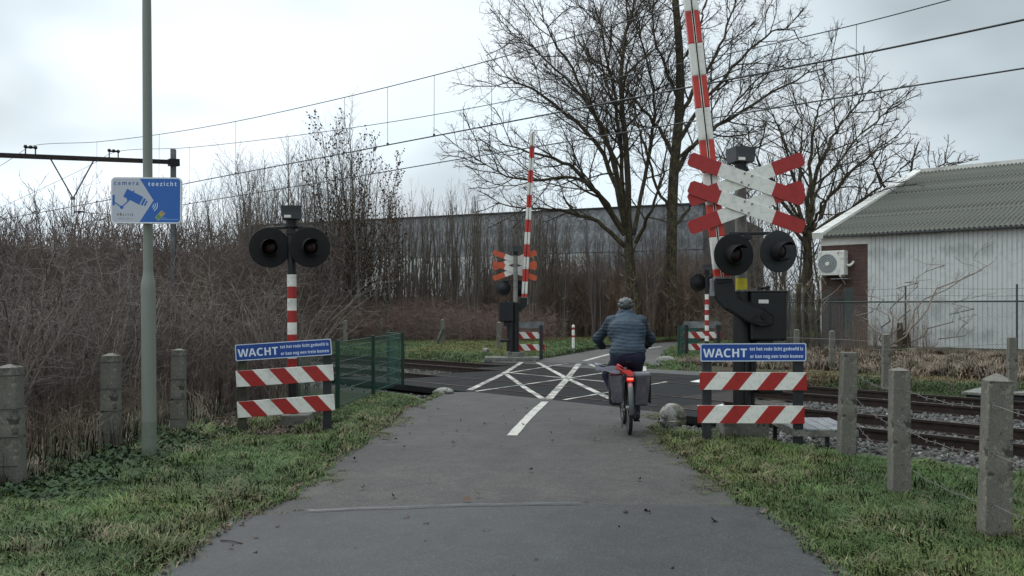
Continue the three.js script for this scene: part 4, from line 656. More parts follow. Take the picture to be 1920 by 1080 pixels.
// leaning bare bush before the shed wall
{
  const rg = rngOf(91), ms = newMs(), Z = 30, base = V((1668 - 960) * Z / F, 0, -Z), loc = (x, y) => { const q = at(x, y, Z); return [q.x - base.x, q.y, 0]; };
  for (const pp of [[[1668, 650], [1720, 640], [1790, 590], [1840, 550]], [[1665, 650], [1725, 600], [1770, 540], [1830, 500], [1860, 455]], [[1660, 650], [1690, 600], [1735, 520], [1755, 485]], [[1662, 650], [1655, 580], [1640, 530]], [[1665, 650], [1690, 630], [1740, 560], [1800, 520], [1822, 490]], [[1660, 655], [1630, 600], [1605, 560]], [[1664, 650], [1672, 580], [1700, 540], [1728, 525]], [[1668, 655], [1740, 650], [1800, 620], [1810, 590]]]) { const pts = resample(pp.map(([x, y]) => loc(x, y)), 12).map((p, i) => [p[0], p[1], (rg() - .5) * .3 + i * .04 * (rg() - .5) * 6]), rad = pts.map((_, i) => .034 * (1 - .8 * i / 12)); ms.main.path(pts, rad, 6); sideBranches(ms, rg, pts, rad, 3, 1, [null, { n: 6, f0: .2, ang: .6, ratio: .3, wob: .3, up: .06, seg: 5, sides: 3, rr: .5, rmin: .008, fine: true }, { n: 4, f0: .2, ang: .6, ratio: .45, wob: .4, up: .03, seg: 3, sides: 3, rr: .6, rmin: .006, fine: true }]); }
  const g = thing('thorn_bush', 'leaning bare thorn bush with a sawn stump before the pale ribbed wall', 'bush', base); obj('stems', ms.main.build(), M.twigTan, g); stuff(obj('twigs', ms.fine.build(), M.twigTan, g)); obj('sawn_stump', [cyl(.3, .16, .95, .55, -.05, -.2, 9), cyl(.12, .09, 1.2, .3, -.05, .1, 8)], M.bark, g);
}
brush('bush_tangle', 'tangle of thin dry shoots round the thorn bush', 'shoots', 55, 7, (r) => { const Z = 30 + r() * 1.2; return [(lerp(1610, 1715, r()) - 960) * Z / F, -Z]; }, whiteTwig(.24, .18, .13), 1.0, 1.9, 1.1, 40);
// pollarded stubs behind the wire fence
{ const rg = rngOf(92); for (const [px, top, w, t] of [[1497, 532, 11, 'mossy pollard stub with cut white top, the tallest by the palisade'], [1512, 534, 8, 'mossy pollard stub, thinner one beside the tallest'], [1524, 532, 7, 'mossy pollard stub with a hooked shoot'], [1474, 545, 8, 'short mossy pollard stub next to the drive box'], [1536, 560, 6, 'low mossy pollard stub close to the brick wall']]) { const Z = 31.5 + rg(), h = EYE - (top - YH) * Z / F, g = thing('pollard_stub', t, 'stub', V((px - 960) * Z / F, 0, -Z), 0, 'pollard stubs behind the wire fence'), ms = newMs(); const r = w * Z / F / 2; ms.main.path([[0, -.1, 0], [.03, h * .3, 0], [-.04, h * .65, .02], [.02, h, 0]], [r * 1.2, r, r * .95, r * .9], 9); for (let k = 0; k < 7; k++) branch(ms, rg, [0, h * (.4 + .6 * rg()), 0], norm([rg() - .5, .5, rg() - .5]), .5 + .6 * rg(), .02, 1, [null, { n: 2, f0: .3, ang: .6, ratio: .4, wob: .5, up: .15, seg: 4, sides: 3, rr: .6, rmin: .006, fine: true }]); obj('trunk', ms.main.build(), M.bark, g); stuff(obj('shoots', ms.fine.build(), M.twigTan, g)); obj('cut_face', cyl(r * .88, r * .86, .012, .02, h - .005, 0, 9), mat([.5, .44, .33]), g); } }

// ---------------------------------------------------------------- grass
function tuft(seed, blades, lean, wide) {
  const rg = rngOf(seed), p = [], n = [], idx = [];
  for (let k = 0; k < blades; k++) { const a = rg() * 6.28, r = .05 * Math.sqrt(rg()), x = Math.cos(a) * r, z = Math.sin(a) * r, h = .5 + .5 * rg(), b = rg() * 6.28, l = lean * (.3 + .9 * rg()), dx = Math.cos(b) * l * .07, dz = Math.sin(b) * l * .07, w = wide * .25 * (.6 + .7 * rg()), wx = -Math.sin(b) * w, wz = Math.cos(b) * w, o = p.length / 3;
    p.push(x - wx, 0, z - wz, x + wx, 0, z + wz, x + dx * .35 + wx * .8, h * .6, z + dz * .35 + wz * .8, x + dx * .35 - wx * .8, h * .6, z + dz * .35 - wz * .8, x + dx, h * (1 - .3 * Math.min(1, l)), z + dz); const nn = norm([Math.cos(b) * .8, .7, Math.sin(b) * .8]); for (let i = 0; i < 5; i++) n.push(...nn); idx.push(o, o + 1, o + 2, o, o + 2, o + 3, o + 3, o + 2, o + 4); }
  const g = new THREE.BufferGeometry(); g.setAttribute('position', new THREE.Float32BufferAttribute(p, 3)); g.setAttribute('normal', new THREE.Float32BufferAttribute(n, 3)); g.setIndex(idx); return g;
}
const grassM = mat([1, 1, 1], { roughness: .75 });
function grassField(name, label, cat, seed, count, geo, place, size, col) {
  const rg = rngOf(seed), im = new THREE.InstancedMesh(geo, grassM, count), m4 = new THREE.Matrix4(), q4 = new THREE.Quaternion(); let c = 0, guard = 0;
  while (c < count && guard++ < count * 30) { const q = place(rg); if (!q) continue; const [x, z, k = 1] = q, h = size(rg, x, z) * k, w = .7 + .9 * rg(); q4.setFromEuler(new THREE.Euler((rg() - .5) * .35, rg() * 6.28, (rg() - .5) * .35)); m4.compose(V(x, Math.max(groundY(x, z), roadGap(x, z) < 0 && toTN(x, z)[1] < 10.8 ? -.004 : -1) - .008, z), q4, V(w * k, h, w * k)); im.setMatrixAt(c, m4); im.setColorAt(c, col(rg, x, z)); c++; }
  im.count = c; im.name = name; im.castShadow = im.receiveShadow = true; scene.add(stuff(im, label, cat));
}
const patch = (x, z) => fbm(x * .8 + 3, z * .8, 7, 4), fine = (x, z) => fbm(x * 3 + 3, z * 3, 17, 3);
function green(rg, x, z) { const g = roadGap(x, z), e = smooth(.5, 0, g), s = smooth(.44, .64, .55 * patch(x, z) + .45 * fine(x, z)) * .75 + .3 * e, b = .55 + .75 * rg(), t = rg(); if (t < .05 + .22 * s) return lin(.19 * b, .155 * b, .08 * b); const q = .62 + .76 * fbm(x * 1.3 + 11, z * 1.3, 27, 3); return lin(lerp(.056, .10, s) * b * q, lerp(.108, .13, s) * b * q, lerp(.018, .028, s) * b * q); }
const keep = (rg, x, z) => { const g = roadGap(x, z), bare = smooth(.4, .62, fbm(x * 1.7, z * 1.7, 23, 4)); if (g < -.09 + .13 * rg()) return false; if (g < .3 && rg() < .45) return false; return rg() > bare * .3; };
const tg1 = tuft(1, 17, 1.05, .0105), tg2 = tuft(2, 13, 1.3, .012);
grassField('verge_grass', 'short patchy grass on the verge below the hedge and lamp post', 'grass', 301, 34000, tg1, (rg) => { const Z = 3.6 + 10.6 * rg() ** 1.2, x = lerp(-5.0, -1.6, rg()); if (x < Z * -.6 - .3) return null; return keep(rg, x, -Z) && !(Z > 10.9 + .5 * fine(x, -Z) && x < -2.2) && !(x < -4.2 && rg() < .7) ? [x, -Z] : null; }, (r, x, z) => (.035 + .075 * r()) * (.6 + .8 * patch(x, z)), green);
grassField('verge_grass', 'grass on the narrow verge between mesh fence and road', 'grass', 302, 7000, tg1, (rg) => { const Z = lerp(11, 19.5, rg()), x = lerp(-3.2, -1.0, rg()); const [, n] = toTN(x, -Z); return n < 10.3 && keep(rg, x, -Z) && x > lerp(-2.75, -2.3, (Z - 13) / 6) + (Z < 13 ? .5 : 0) ? [x, -Z] : null; }, (r, x, z) => .04 + .07 * r(), green);
grassField('verge_grass', 'grass on the verge round the concrete posts and wire', 'grass', 303, 40000, tg1, (rg) => { const Z = 3.6 + 9.8 * rg() ** 1.1, x = lerp(1.7, 6.5, rg()); if (x > Z * .6 + .3) return null; const [, n] = toTN(x, -Z); return n < 9.75 - .5 * rg() && keep(rg, x, -Z) ? [x, -Z] : null; }, (r, x, z) => (.035 + .085 * r()) * (.55 + .9 * patch(x, z)), green);
grassField('verge_grass_tussocks', 'longer drooping tussocks scattered over both verges', 'grass', 304, 3200, tg2, (rg) => { const Z = 3.8 + 9 * rg(), s = rg() < .5, x = s ? lerp(-4.6, -1.7, rg()) : lerp(1.8, 5.5, rg()); const [, n] = toTN(x, -Z); return n < 9.5 && roadGap(x, -Z) > .02 && fine(x, -Z) > .52 ? [x, -Z, 1.3] : null; }, (r) => .07 + .1 * r(), green);
grassField('bank_grass', 'bright grass on the bank across the rails', 'grass', 305, 30000, tg1, (rg) => { const Z = lerp(24, 46, rg() ** .8), x = lerp(-14, 12, rg()); const [, n] = toTN(x, -Z); if (n < 18.7 || x > Z * .3 || roadGap(x, -Z) < 0 || (x > 5 && n < 22)) return null; return [x, -Z, 1.9]; }, (r) => .035 + .05 * r(), (rg, x, z) => { const s = smooth(.45, .65, patch(x * .5, z * .5)), b = .6 + .7 * rg(); return lin(lerp(.075, .13, s) * b, lerp(.125, .135, s) * b, .03 * b); });
grassField('bank_grass', 'low green strip along the far ballast edge', 'grass', 306, 9000, tg1, (rg) => { const t = lerp(-12, 13, rg()), n = lerp(18.9, 21.2, rg()), q = TR(t, n); return [q.x, q.z, 1.5]; }, (r) => .03 + .05 * r(), (rg, x, z) => { const s = smooth(.4, .6, patch(x, z)), b = .6 + .7 * rg(); return lin(lerp(.06, .16, s) * b, lerp(.10, .12, s) * b, lerp(.025, .05, s) * b); });
grassField('dry_grass', 'tall dry straw coloured grass before the wire fence and shed', 'grass', 307, 16000, tg2, (rg) => { const t = lerp(-14, 17, rg()), n = lerp(20.6, 29.5, rg()), q = TR(t, n); return roadGap(q.x, q.z) < .2 || q.x < 4.9 ? null : [q.x, q.z, 2.2]; }, (r, x, z) => (.06 + .12 * r()) * (.35 + 1.2 * patch(x, z)), (rg, x, z) => { const b = (.45 + .7 * rg()) * (.6 + .8 * fine(x, z)), t = rg(); return t < .12 ? lin(.08 * b, .09 * b, .035 * b) : t < .35 ? lin(.15 * b, .10 * b, .07 * b) : lin(.25 * b, .185 * b, .125 * b); });
grassField('hedge_grass', 'dead pale stalks standing between the squat posts', 'grass', 308, 1700, tg2, (rg) => { const Z = lerp(5.2, 14, rg()), x = lerp(-4.25, -6.5, rg()); return [x, -Z, 1.3]; }, (r) => .12 + .55 * r() * r(), (rg) => { const b = .4 + .7 * rg(); return rg() < .3 ? lin(.08 * b, .10 * b, .035 * b) : lin(.22 * b, .175 * b, .125 * b); });
grassField('road_edge_moss', 'low moss and stray grass creeping onto the asphalt edges', 'moss', 309, 5200, tg1, (rg) => { const Z = lerp(4.4, 16, rg() ** 1.1), s = rg() < .5, e = .34 * rg() ** 2.2, x = s ? along(edgeL, Z) + wig(Z, 1) + e : along(edgeR, Z) + wig(Z, 9) - e; return fine(x, -Z) + patch(x, -Z) > .98 ? [x, -Z, .8] : null; }, (r) => .02 + .03 * r(), (rg) => { const b = .5 + .7 * rg(); return rg() < .4 ? lin(.14 * b, .11 * b, .06 * b) : lin(.08 * b, .105 * b, .025 * b); });
// leaf litter and low weeds
{ const g = new THREE.CircleGeometry(.03, 6), gp = g.attributes.position; for (let i = 0; i < gp.count; i++) gp.setZ(i, .012 * Math.sin(i * 2.1)); g.rotateX(-Math.PI / 2); g.computeVertexNormals();
  const scatter = (name, label, seed, count, place) => { const rg = rngOf(seed), im = new THREE.InstancedMesh(g, mat([1, 1, 1], { roughness: .9 }), count), m4 = new THREE.Matrix4(), q4 = new THREE.Quaternion(); for (let i = 0; i < count; i++) { const [x, z] = place(rg), s = .35 + .7 * rg(); q4.setFromEuler(new THREE.Euler((rg() - .5) * .8, rg() * 6, (rg() - .5) * .8)); m4.compose(V(x, Math.max(groundY(x, z), roadGap(x, z) < 0 ? .02 : -1) + .012 + .012 * rg(), z), q4, V(s, s, s * .7)); im.setMatrixAt(i, m4); const b = .5 + .9 * rg(); im.setColorAt(i, rg() < .25 ? lin(.16 * b, .11 * b, .07 * b) : lin(.075 * b, .05 * b, .034 * b)); } im.name = name; im.castShadow = im.receiveShadow = true; scene.add(stuff(im, label, 'leaves')); };
  scatter('leaf_litter', 'brown leaf litter under the tilted board and hedge', 401, 5200, (r) => r() < .65 ? [lerp(-4.4, -2.3, r()), -lerp(11.3, 14.5, r())] : [lerp(-6, -3.9, r()), -lerp(6, 13, r())]);
  scatter('leaf_litter', 'brown leaves lying along the road edges', 402, 1000, (r) => { const Z = lerp(4.8, 15, r()); return r() < .6 ? [along(edgeL, Z) - .4 * r() * r() + .1 * r(), -Z] : [along(edgeR, Z) + .45 * r() * r() - .1 * r(), -Z]; });
  scatter('road_grit', 'few tiny leaves and bits scattered over the asphalt', 404, 90, (r) => { const Z = lerp(4.6, 15, r()); return [lerp(along(edgeL, Z), along(edgeR, Z), r()), -Z]; });
  scatter('leaf_litter', 'brown dead leaves heaped at the foot of the far green fence', 403, 900, (r) => [lerp(5.1, 7.2, r()), -lerp(25.5, 29, r())]); }
{ // ivy-like ground leaves by the lamp post
  const ms = new Mesher(), rg = rngOf(411); for (let k = 0; k < 9; k++) { const a = rg() * 6.28, r = .06 + .06 * rg(), y = .04 + .08 * rg(), c = [Math.cos(a) * r, y, Math.sin(a) * r], s = .03 + .02 * rg(), u = [Math.cos(a) * s, -.01, Math.sin(a) * s], v = [-Math.sin(a) * s * .8, .004, Math.cos(a) * s * .8]; ms.path([[0, 0, 0], [c[0] * .6, y * .9, c[2] * .6], c], [.002, .002, .0015], 3); ms.quad([c[0] - u[0], y + .01, c[2] - u[2]], [c[0] + v[0], y, c[2] + v[2]], [c[0] + u[0], y - .015, c[2] + u[2]], [c[0] - v[0], y, c[2] - v[2]], norm([u[0], 1, u[2]])); }
  const im = new THREE.InstancedMesh(ms.build(), mat([1, 1, 1], { roughness: .95 }), 900), m4 = new THREE.Matrix4(), q4 = new THREE.Quaternion(); for (let i = 0; i < 900; i++) { const Z = lerp(7.2, 11.6, rg()), x = lerp(-4.75, -3.5, rg() ** 1.4), s = .4 + .5 * rg(); q4.setFromEuler(new THREE.Euler(0, rg() * 6, 0)); m4.compose(V(x, groundY(x, -Z), -Z), q4, V(s, s * (.8 + .8 * rg()), s)); im.setMatrixAt(i, m4); const b = .6 + .7 * rg(); im.setColorAt(i, lin(.026 * b, .052 * b, .016 * b)); } im.name = 'ground_ivy'; im.castShadow = im.receiveShadow = true; scene.add(stuff(im, 'low dark green weeds round the lamp post and squat posts', 'weeds')); }
// ---------------------------------------------------------------- overhead line
function onLine(n, px) { let a = -60, b = 140; const want = (px - 960) / F; for (let k = 0; k < 60; k++) { const m = (a + b) / 2, q = TR(m, n); const r = q.z < -.5 ? q.x / -q.z : 9; if (r > want) a = m; else b = m; } return -TR(a, n).z; }
const wirePt = (n, [x, y]) => at(x, y, onLine(n, x));
const lineData = {
  near: { n: 12.3, c: [[-200, 449], [0, 412], [207, 374], [350, 344], [600, 296], [998, 220], [1300, 162], [1605, 103], [1920, 37], [2250, -35]], m: [[-160, 402], [0, 311], [30, 292], [57, 275], [182, 266], [298, 252], [440, 228], [640, 184], [815, 141], [920, 113], [1060, 73], [1233, 23], [1400, -28], [1700, -125]], d: [182, 298, 442, 645, 728, 815, 922] },
  far: { n: 16.2, c: [[-200, 478], [0, 445], [350, 383], [650, 334], [870, 297], [1130, 255], [1605, 178], [1920, 128], [2250, 77]], m: [[-80, 430], [0, 390], [105, 341], [175, 307], [213, 286], [350, 277], [500, 261], [650, 241], [786, 220], [960, 188], [1180, 140], [1400, 93], [1605, 46], [1780, 0], [2000, -62]], d: [355, 540, 650, 870, 1605] },
};
for (const [k, L] of Object.entries(lineData)) {
  const g = thing('overhead_line', k === 'near' ? 'overhead wires above the track nearer the WACHT boards' : 'overhead wires above the track nearer the grass bank', 'wires', V(0, 0, 0), 0, 'overhead lines over the tracks');
  const cv = {}; for (const q of ['c', 'm']) { const pts = L[q].map((p) => wirePt(L.n, p)); cv[q] = new THREE.CatmullRomCurve3(pts, false, 'centripetal'); obj(q === 'c' ? 'contact_wire' : 'messenger_wire', new THREE.TubeGeometry(cv[q], 160, q === 'c' ? .015 : .011, 6), M.wire, g); }
  const find = (c, px) => { let best = null, bd = 1e9; for (let i = 0; i <= 800; i++) { const p = c.getPoint(i / 800); if (p.z > -1) continue; const d = Math.abs(960 + F * p.x / -p.z - px); if (d < bd) { bd = d; best = p; } } return best; };
  for (const x of L.d) { const a = find(cv.m, x), b = find(cv.c, x); const dr = obj('dropper', bar(a, b, .0055, 5), M.wire, g); obj('clip', [box(.05, .06, .05, b.x, b.y + .02, b.z)], M.wire, dr); }
}
{ // steel portal carrying the wires
  const steel = mat([.27, .275, .285], { map: T.blotch, roughness: .55, metalness: .25 }), dark = mat([.11, .105, .11], { map: T.rust, roughness: .7 });
  const a = at(325, 304, 44.6), b = at(0, 291, 39.8), dir = b.clone().sub(a), far = a.clone().addScaledVector(dir, 1.62), on = (px) => { let best = a; for (let i = 0; i <= 400; i++) { const q = a.clone().addScaledVector(dir, i / 300); if (Math.abs(960 + F * q.x / -q.z - px) < Math.abs(960 + F * best.x / -best.z - px)) best = q; } return best; };
  const g = thing('catenary_portal', 'grey steel portal spanning the tracks beyond the hedge, holding the overhead wires', 'portal');
  obj('post', box(.22, 9.55, .22, a.x, 4.7, a.z, .01), steel, g); obj('post', box(.22, far.y + .7, .22, far.x, far.y / 2 + .3, far.z, .01), steel, g);
  obj('beam', [beam(a, far, .18, .2)], dark, g); obj('beam_bracket', [beam(a.clone().addScaledVector(dir, .03).add(V(0, -.02, 0)), a.clone().addScaledVector(dir, -.035).add(V(0, -.02, 0)), .34, .34), beam(a.clone().addScaledVector(dir, .22), a.clone().addScaledVector(dir, -.02), .26, .16)], M.black, g);
  for (const px of [57, 213]) { const s = on(px), k = on(px + 9).clone().sub(s); const w = obj('wire_saddle', [bar(s.clone().sub(k), s.clone().sub(k).add(V(0, .38, 0)), .03), bar(s.clone().add(k), s.clone().add(k).add(V(0, .38, 0)), .03)], steel, g); obj('insulator', [bar(s.clone().sub(k).add(V(0, .4, 0)), s.clone().add(k).add(V(0, .4, 0)), .045, 8), ...[-1, 0, 1].map((q) => mv(new THREE.SphereGeometry(.085, 10, 8), s.x + k.x * q, s.y + .42, s.z + k.z * q))], M.black, w); }
  const v0 = on(93), v1 = on(177), vm = on(137), drop = (px, py) => at(px, py, -vm.z);
  const hang = obj('drop_bracket', [bar(v0, drop(136, 370), .035), bar(v1, drop(138, 370), .035), bar(drop(134.6, 368), drop(134.6, 405), .025), bar(drop(139, 368), drop(139, 405), .025), bar(drop(134.6, 405), drop(139, 405), .025), beam(drop(133, 372), drop(140.5, 372), .08, .12)], steel, g);
  obj('registration_arm', [bar(drop(139, 397), drop(205, 402), .016), bar(drop(139, 397), drop(160, 396), .02)], steel, hang); obj('insulator', mv(new THREE.SphereGeometry(1, 14, 8).scale(.13, .055, .055), ...drop(149, 397).toArray()), M.black, hang);
}
// ---------------------------------------------------------------- shed with corrugated roof
{
  const g = thing('shed', 'pale ribbed shed with mossy corrugated roof, white verge trim and a brick end', 'building', V(13.1, 0, -38.4), R(-41.8));
  const L = 15, EV = 4.75, RH = 8.74, D = 12.3, whiteP = mat([.82, .82, .80], { map: rep(T.dirty, .4), roughness: .6 });
  obj('brick_wall', [box(1.95, 4.3, .25, .975, 2.15, -.125)], mat([.5, .55, .58], { map: T.brick, roughness: .95 }), g);
  obj('fascia_panel', box(1.97, .47, .28, .98, 4.52, -.125, .005), whiteP, g);
  obj('corner_trim', box(.06, 4.3, .06, -.015, 2.15, .02), whiteP, g);
  const wallM = mat([.66, .685, .70], { map: rep(T.dirty, .31), roughness: .5 }), wave = [];
  const profile = (x0, n, per, hgt, flat) => { const o = []; for (let k = 0; k < n; k++) { const x = x0 + k * per; o.push([x, 0], [x + per * flat, 0], [x + per * (flat + .05), -hgt], [x + per * .95, -hgt]); } o.push([x0 + n * per, 0]); return o; };
  for (let p = 0; p < 13; p++) { const pr = profile(1.955 + p * 1.0, 6, 1 / 6, .028, .74).map((q, i, a) => i === a.length - 1 ? [q[0] - .003, q[1]] : q), ms = new Mesher(); for (let i = 0; i < pr.length - 1; i++) { const [x0, z0] = pr[i], [x1, z1] = pr[i + 1], nn = norm([z0 - z1, 0, x1 - x0]); ms.quad([x0, .12, z0], [x1, .12, z1], [x1, 4.74, z1], [x0, 4.74, z0], nn); } obj('wall_panel', ms.build(), wallM, g); }
  obj('plinth', box(13.05, .14, .2, 8.5, .06, -.1), M.concreteGrey, g);
  obj('side_wall', [box(.2, 4.6, 24.2, .1, 2.3, -12.4)], mat([.5, .5, .5], { map: T.brick, roughness: .95 }), g);
  obj('gable_wall', prism([[-24.5, 4.6], [-.1, 4.6], [-12.3, 8.6]], .15).rotateY(-Math.PI / 2).translate(.2, 0, 0).applyMatrix4(new THREE.Matrix4().makeScale(1, 1, 1)), whiteP, g);
  const roofM = mat([.46, .465, .42], { map: rep(T.concrete, .35), roughness: .95 }), slope = Math.atan2(RH - EV, D), SL = Math.hypot(RH - EV, D) + .35;
  for (let row = 0; row < 2; row++) for (let p = 0; p < 14; p++) {
    const w = 1.062, n = 6, ms = new Mesher(), x0 = .22 + p * w, s0 = row ? SL * .5 - .12 : 0, s1 = row ? SL - .1 : SL * .5; const P2 = (x, s) => { const k = Math.cos((x - .22) / .177 * 6.2832), y = .048 * k + (row ? .012 : 0); return [x, EV - .08 + s * Math.sin(slope) + y * Math.cos(slope), .35 - s * Math.cos(slope) + y * Math.sin(slope)]; };
    for (let i = 0; i < n * 8; i++) { const xa = x0 + i / 8 * .177, xb = xa + .177 / 8, na = (x) => norm([.048 * 35.5 * Math.sin((x - .22) / .177 * 6.2832), Math.cos(slope), Math.sin(slope)]); const o = ms.p.length / 3; for (const [x, s] of [[xa, s0], [xb, s0], [xb, s1], [xa, s1]]) { ms.p.push(...P2(x, s)); ms.n.push(...na(x)); } ms.i.push(o, o + 1, o + 2, o, o + 2, o + 3); } 
    obj('roof_sheet', ms.build(), roofM, g);
  }
  obj('eave_gutter', [box(L, .07, .1, 7.55, EV - .12, .3, .01)], M.greyBox, g);
  const e0 = V(0, EV - .06, .4), e1 = V(0, RH + .05, -D);
  obj('verge_trim', [beam(e0, e1, .46, .26)], whiteP, g); obj('ridge_cap', [box(L + .1, .26, .3, 7.5, RH + .06, -D)], whiteP, g);
  obj('back_roof', [beam(V(7.5, RH - .05, -D), V(7.5, EV, -2 * D), 15, .05)], roofM, g); obj('back_wall', box(L, 4.7, .2, 7.5, 2.35, -24.5), wallM, g);
  // outdoor cooling unit on the brick
  const ac = thing('outdoor_cooling_unit', 'white outdoor cooling unit with round fan grille bracketed to the brick end', 'cooling unit', g.localToWorld(V(.62, 3.52, .27)), R(-41.8)); g.updateMatrixWorld(true); ac.position.copy(V(.62, 3.52, .3).applyMatrix4(g.matrixWorld));
  obj('casing', box(1.12, 1.02, .44, 0, 0, 0, .03), mat([.78, .78, .75], { map: T.dirty, roughness: .5 }), ac);
  obj('fan_opening', cyl(.4, .4, .012, 0, 0, 0, 36).rotateX(Math.PI / 2).translate(-.14, -.02, .218), mat([.16, .165, .17], { roughness: .7 }), ac);
  for (let k = 0; k < 6; k++) obj('grille_ring', new THREE.TorusGeometry(.06 + k * .064, .009, 5, 36).translate(-.14, -.02, .238), mat([.55, .55, .53]), ac); obj('fan_hub', cyl(.085, .08, .02, 0, 0, 0, 20).rotateX(Math.PI / 2).translate(-.14, -.02, .236), M.white, ac);
  const logo = flatSign(.3, .12, (c, w, h) => { c.fillStyle = '#d9d9d5'; c.fillRect(0, 0, w, h); c.fillStyle = '#a8263c'; c.beginPath(); c.arc(h * .5, h * .5, h * .42, 0, 7); c.fill(); c.strokeStyle = '#e8e2e2'; c.lineWidth = 5; c.beginPath(); c.arc(h * .5, h * .5, h * .28, .1, 4.8); c.stroke(); c.fillRect(0, 0, 0, 0); c.fillStyle = '#8a8a88'; c.font = 'bold 88px sans-serif'; c.textBaseline = 'middle'; c.fillText('LG', h * 1.12, h * .54); }, 256); const [lg, lm] = printFace(.26, .1, .001, logo); obj('logo', lg, lm, ac).position.set(.4, .4, .224);
  for (const x of [-.4, .4]) obj('wall_bracket', [box(.05, .05, .62, x, -.54, -.06), beam(V(x, -.55, .2), V(x, -.85, -.28), .04, .04)], M.white, ac); obj('drip_tray', box(.7, .03, .42, .35, -.66, 0, .005), alu, ac); obj('pipe_elbow', tube([V(.56, -.1, -.05), V(.68, -.1, -.1), V(.74, -.02, -.2), V(.74, .05, -.3)], .055, 8, 16), M.white, ac);
}
// palisade and chain-link fences before the shed
M.palDark = mat([.045, .055, .05], { roughness: .6 }); M.palePale = mat([.22, .225, .21], { map: T.blotch, roughness: .7 }); M.meshWire = mat([.16, .17, .165], { roughness: .5, metalness: .3 });
{
  const g = thing('palisade_fence', 'dark upright palisade before the brick end of the shed', 'fence'); const a = V(9.6, 0, -34.6), b = V(13.2, 0, -35.2), n = 30;
  for (let k = 0; k <= n; k++) { const q = a.clone().lerp(b, k / n); obj('pale', box(.045, 2.25 + (k % 3) * .02, .02, q.x, 1.1, q.z), k < 14 ? M.palePale : M.palDark, g); }
  for (const y of [.35, 1.95]) obj('rail', beam(a.clone().setY(y).add(V(0, 0, -.03)), b.clone().setY(y).add(V(0, 0, -.03)), .03, .05), M.palDark, g); obj('gate_post', box(.32, 2.45, .16, 12.95, 1.2, -34.9, .01), M.palDark, g);
}
{
  const a = V(9.2, 0, -34.4), b = V(17.4, 0, -28.2), g = thing('chain_link_fence', 'dark chain link fence with angled wire tops before the ribbed wall', 'fence'), L = a.distanceTo(b), d = b.clone().sub(a).normalize(), pt = (s, y) => a.clone().addScaledVector(d, s).setY(y), h = 1.86;
  for (const px of [1480, 1556, 1698, 1907]) { let s = 0; for (let i = 0; i < 2000; i++) { const q = pt(L * i / 2000, 0); if (960 + F * q.x / -q.z <= px) s = L * i / 2000; } obj('post', [bar(pt(s, -.1), pt(s, h + .55), .032, 8)], M.palDark, g); }
  obj('top_rail', bar(pt(0, h), pt(L, h), .028, 8), M.palDark, g); for (const y of [h + .22, h + .45]) obj('strand', tube([pt(0, y), pt(L * .3, y - .05), pt(L * .55, y), pt(L * .8, y - .05), pt(L, y)], .005, 4, 40), M.wire, g);
  const ws = []; for (let s = -h; s < L; s += .085) { const s0 = Math.max(0, s), y0 = s0 - s, s1 = Math.min(L, s + h), y1 = s1 - s; if (s1 - s0 < .05) continue; ws.push(bar(pt(s0, y0), pt(s1, y1), .0035, 3), bar(pt(s0, h - y0), pt(s1, h - y1), .0035, 3)); } stuff(obj('wire_mesh', ws, M.meshWire, g));
}
// far grey warehouse
{
  const a = V(-27, 0, -92), b = V(15.4, 0, -72.2), L = a.distanceTo(b), g = thing('warehouse', 'long grey warehouse with a pale lower band behind the saplings', 'building', a, Math.atan2(a.z - b.z, b.x - a.x)); g.rotation.y = Math.atan2(-(b.z - a.z), b.x - a.x);
  const up = mat([.46, .468, .48], { map: T.blotch, roughness: .7 }), lo = mat([.56, .575, .595], { map: T.dirty, roughness: .5 }), n = 14, w = L / n;
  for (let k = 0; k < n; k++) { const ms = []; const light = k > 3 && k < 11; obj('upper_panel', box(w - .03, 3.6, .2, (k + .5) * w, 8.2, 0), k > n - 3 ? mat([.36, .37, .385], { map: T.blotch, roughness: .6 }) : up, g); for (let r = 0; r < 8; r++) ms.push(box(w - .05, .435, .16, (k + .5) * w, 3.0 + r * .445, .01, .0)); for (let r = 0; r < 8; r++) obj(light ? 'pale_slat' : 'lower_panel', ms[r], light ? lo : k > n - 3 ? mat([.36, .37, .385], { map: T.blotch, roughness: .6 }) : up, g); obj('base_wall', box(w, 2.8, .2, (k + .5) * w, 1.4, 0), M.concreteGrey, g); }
  obj('inner_wall', box(L, 10, .1, L / 2, 5, -.2), up, g); obj('roof_trim', box(L + .2, .14, .3, L / 2, 10.05, .03), M.black, g); obj('end_wall', box(.5, 10, 25, L + .1, 5, -12.4), mat([.12, .12, .125], { map: T.blotch }), g); obj('roof_deck', box(L, .2, 25, L / 2, 9.9, -12.6), up, g);
}
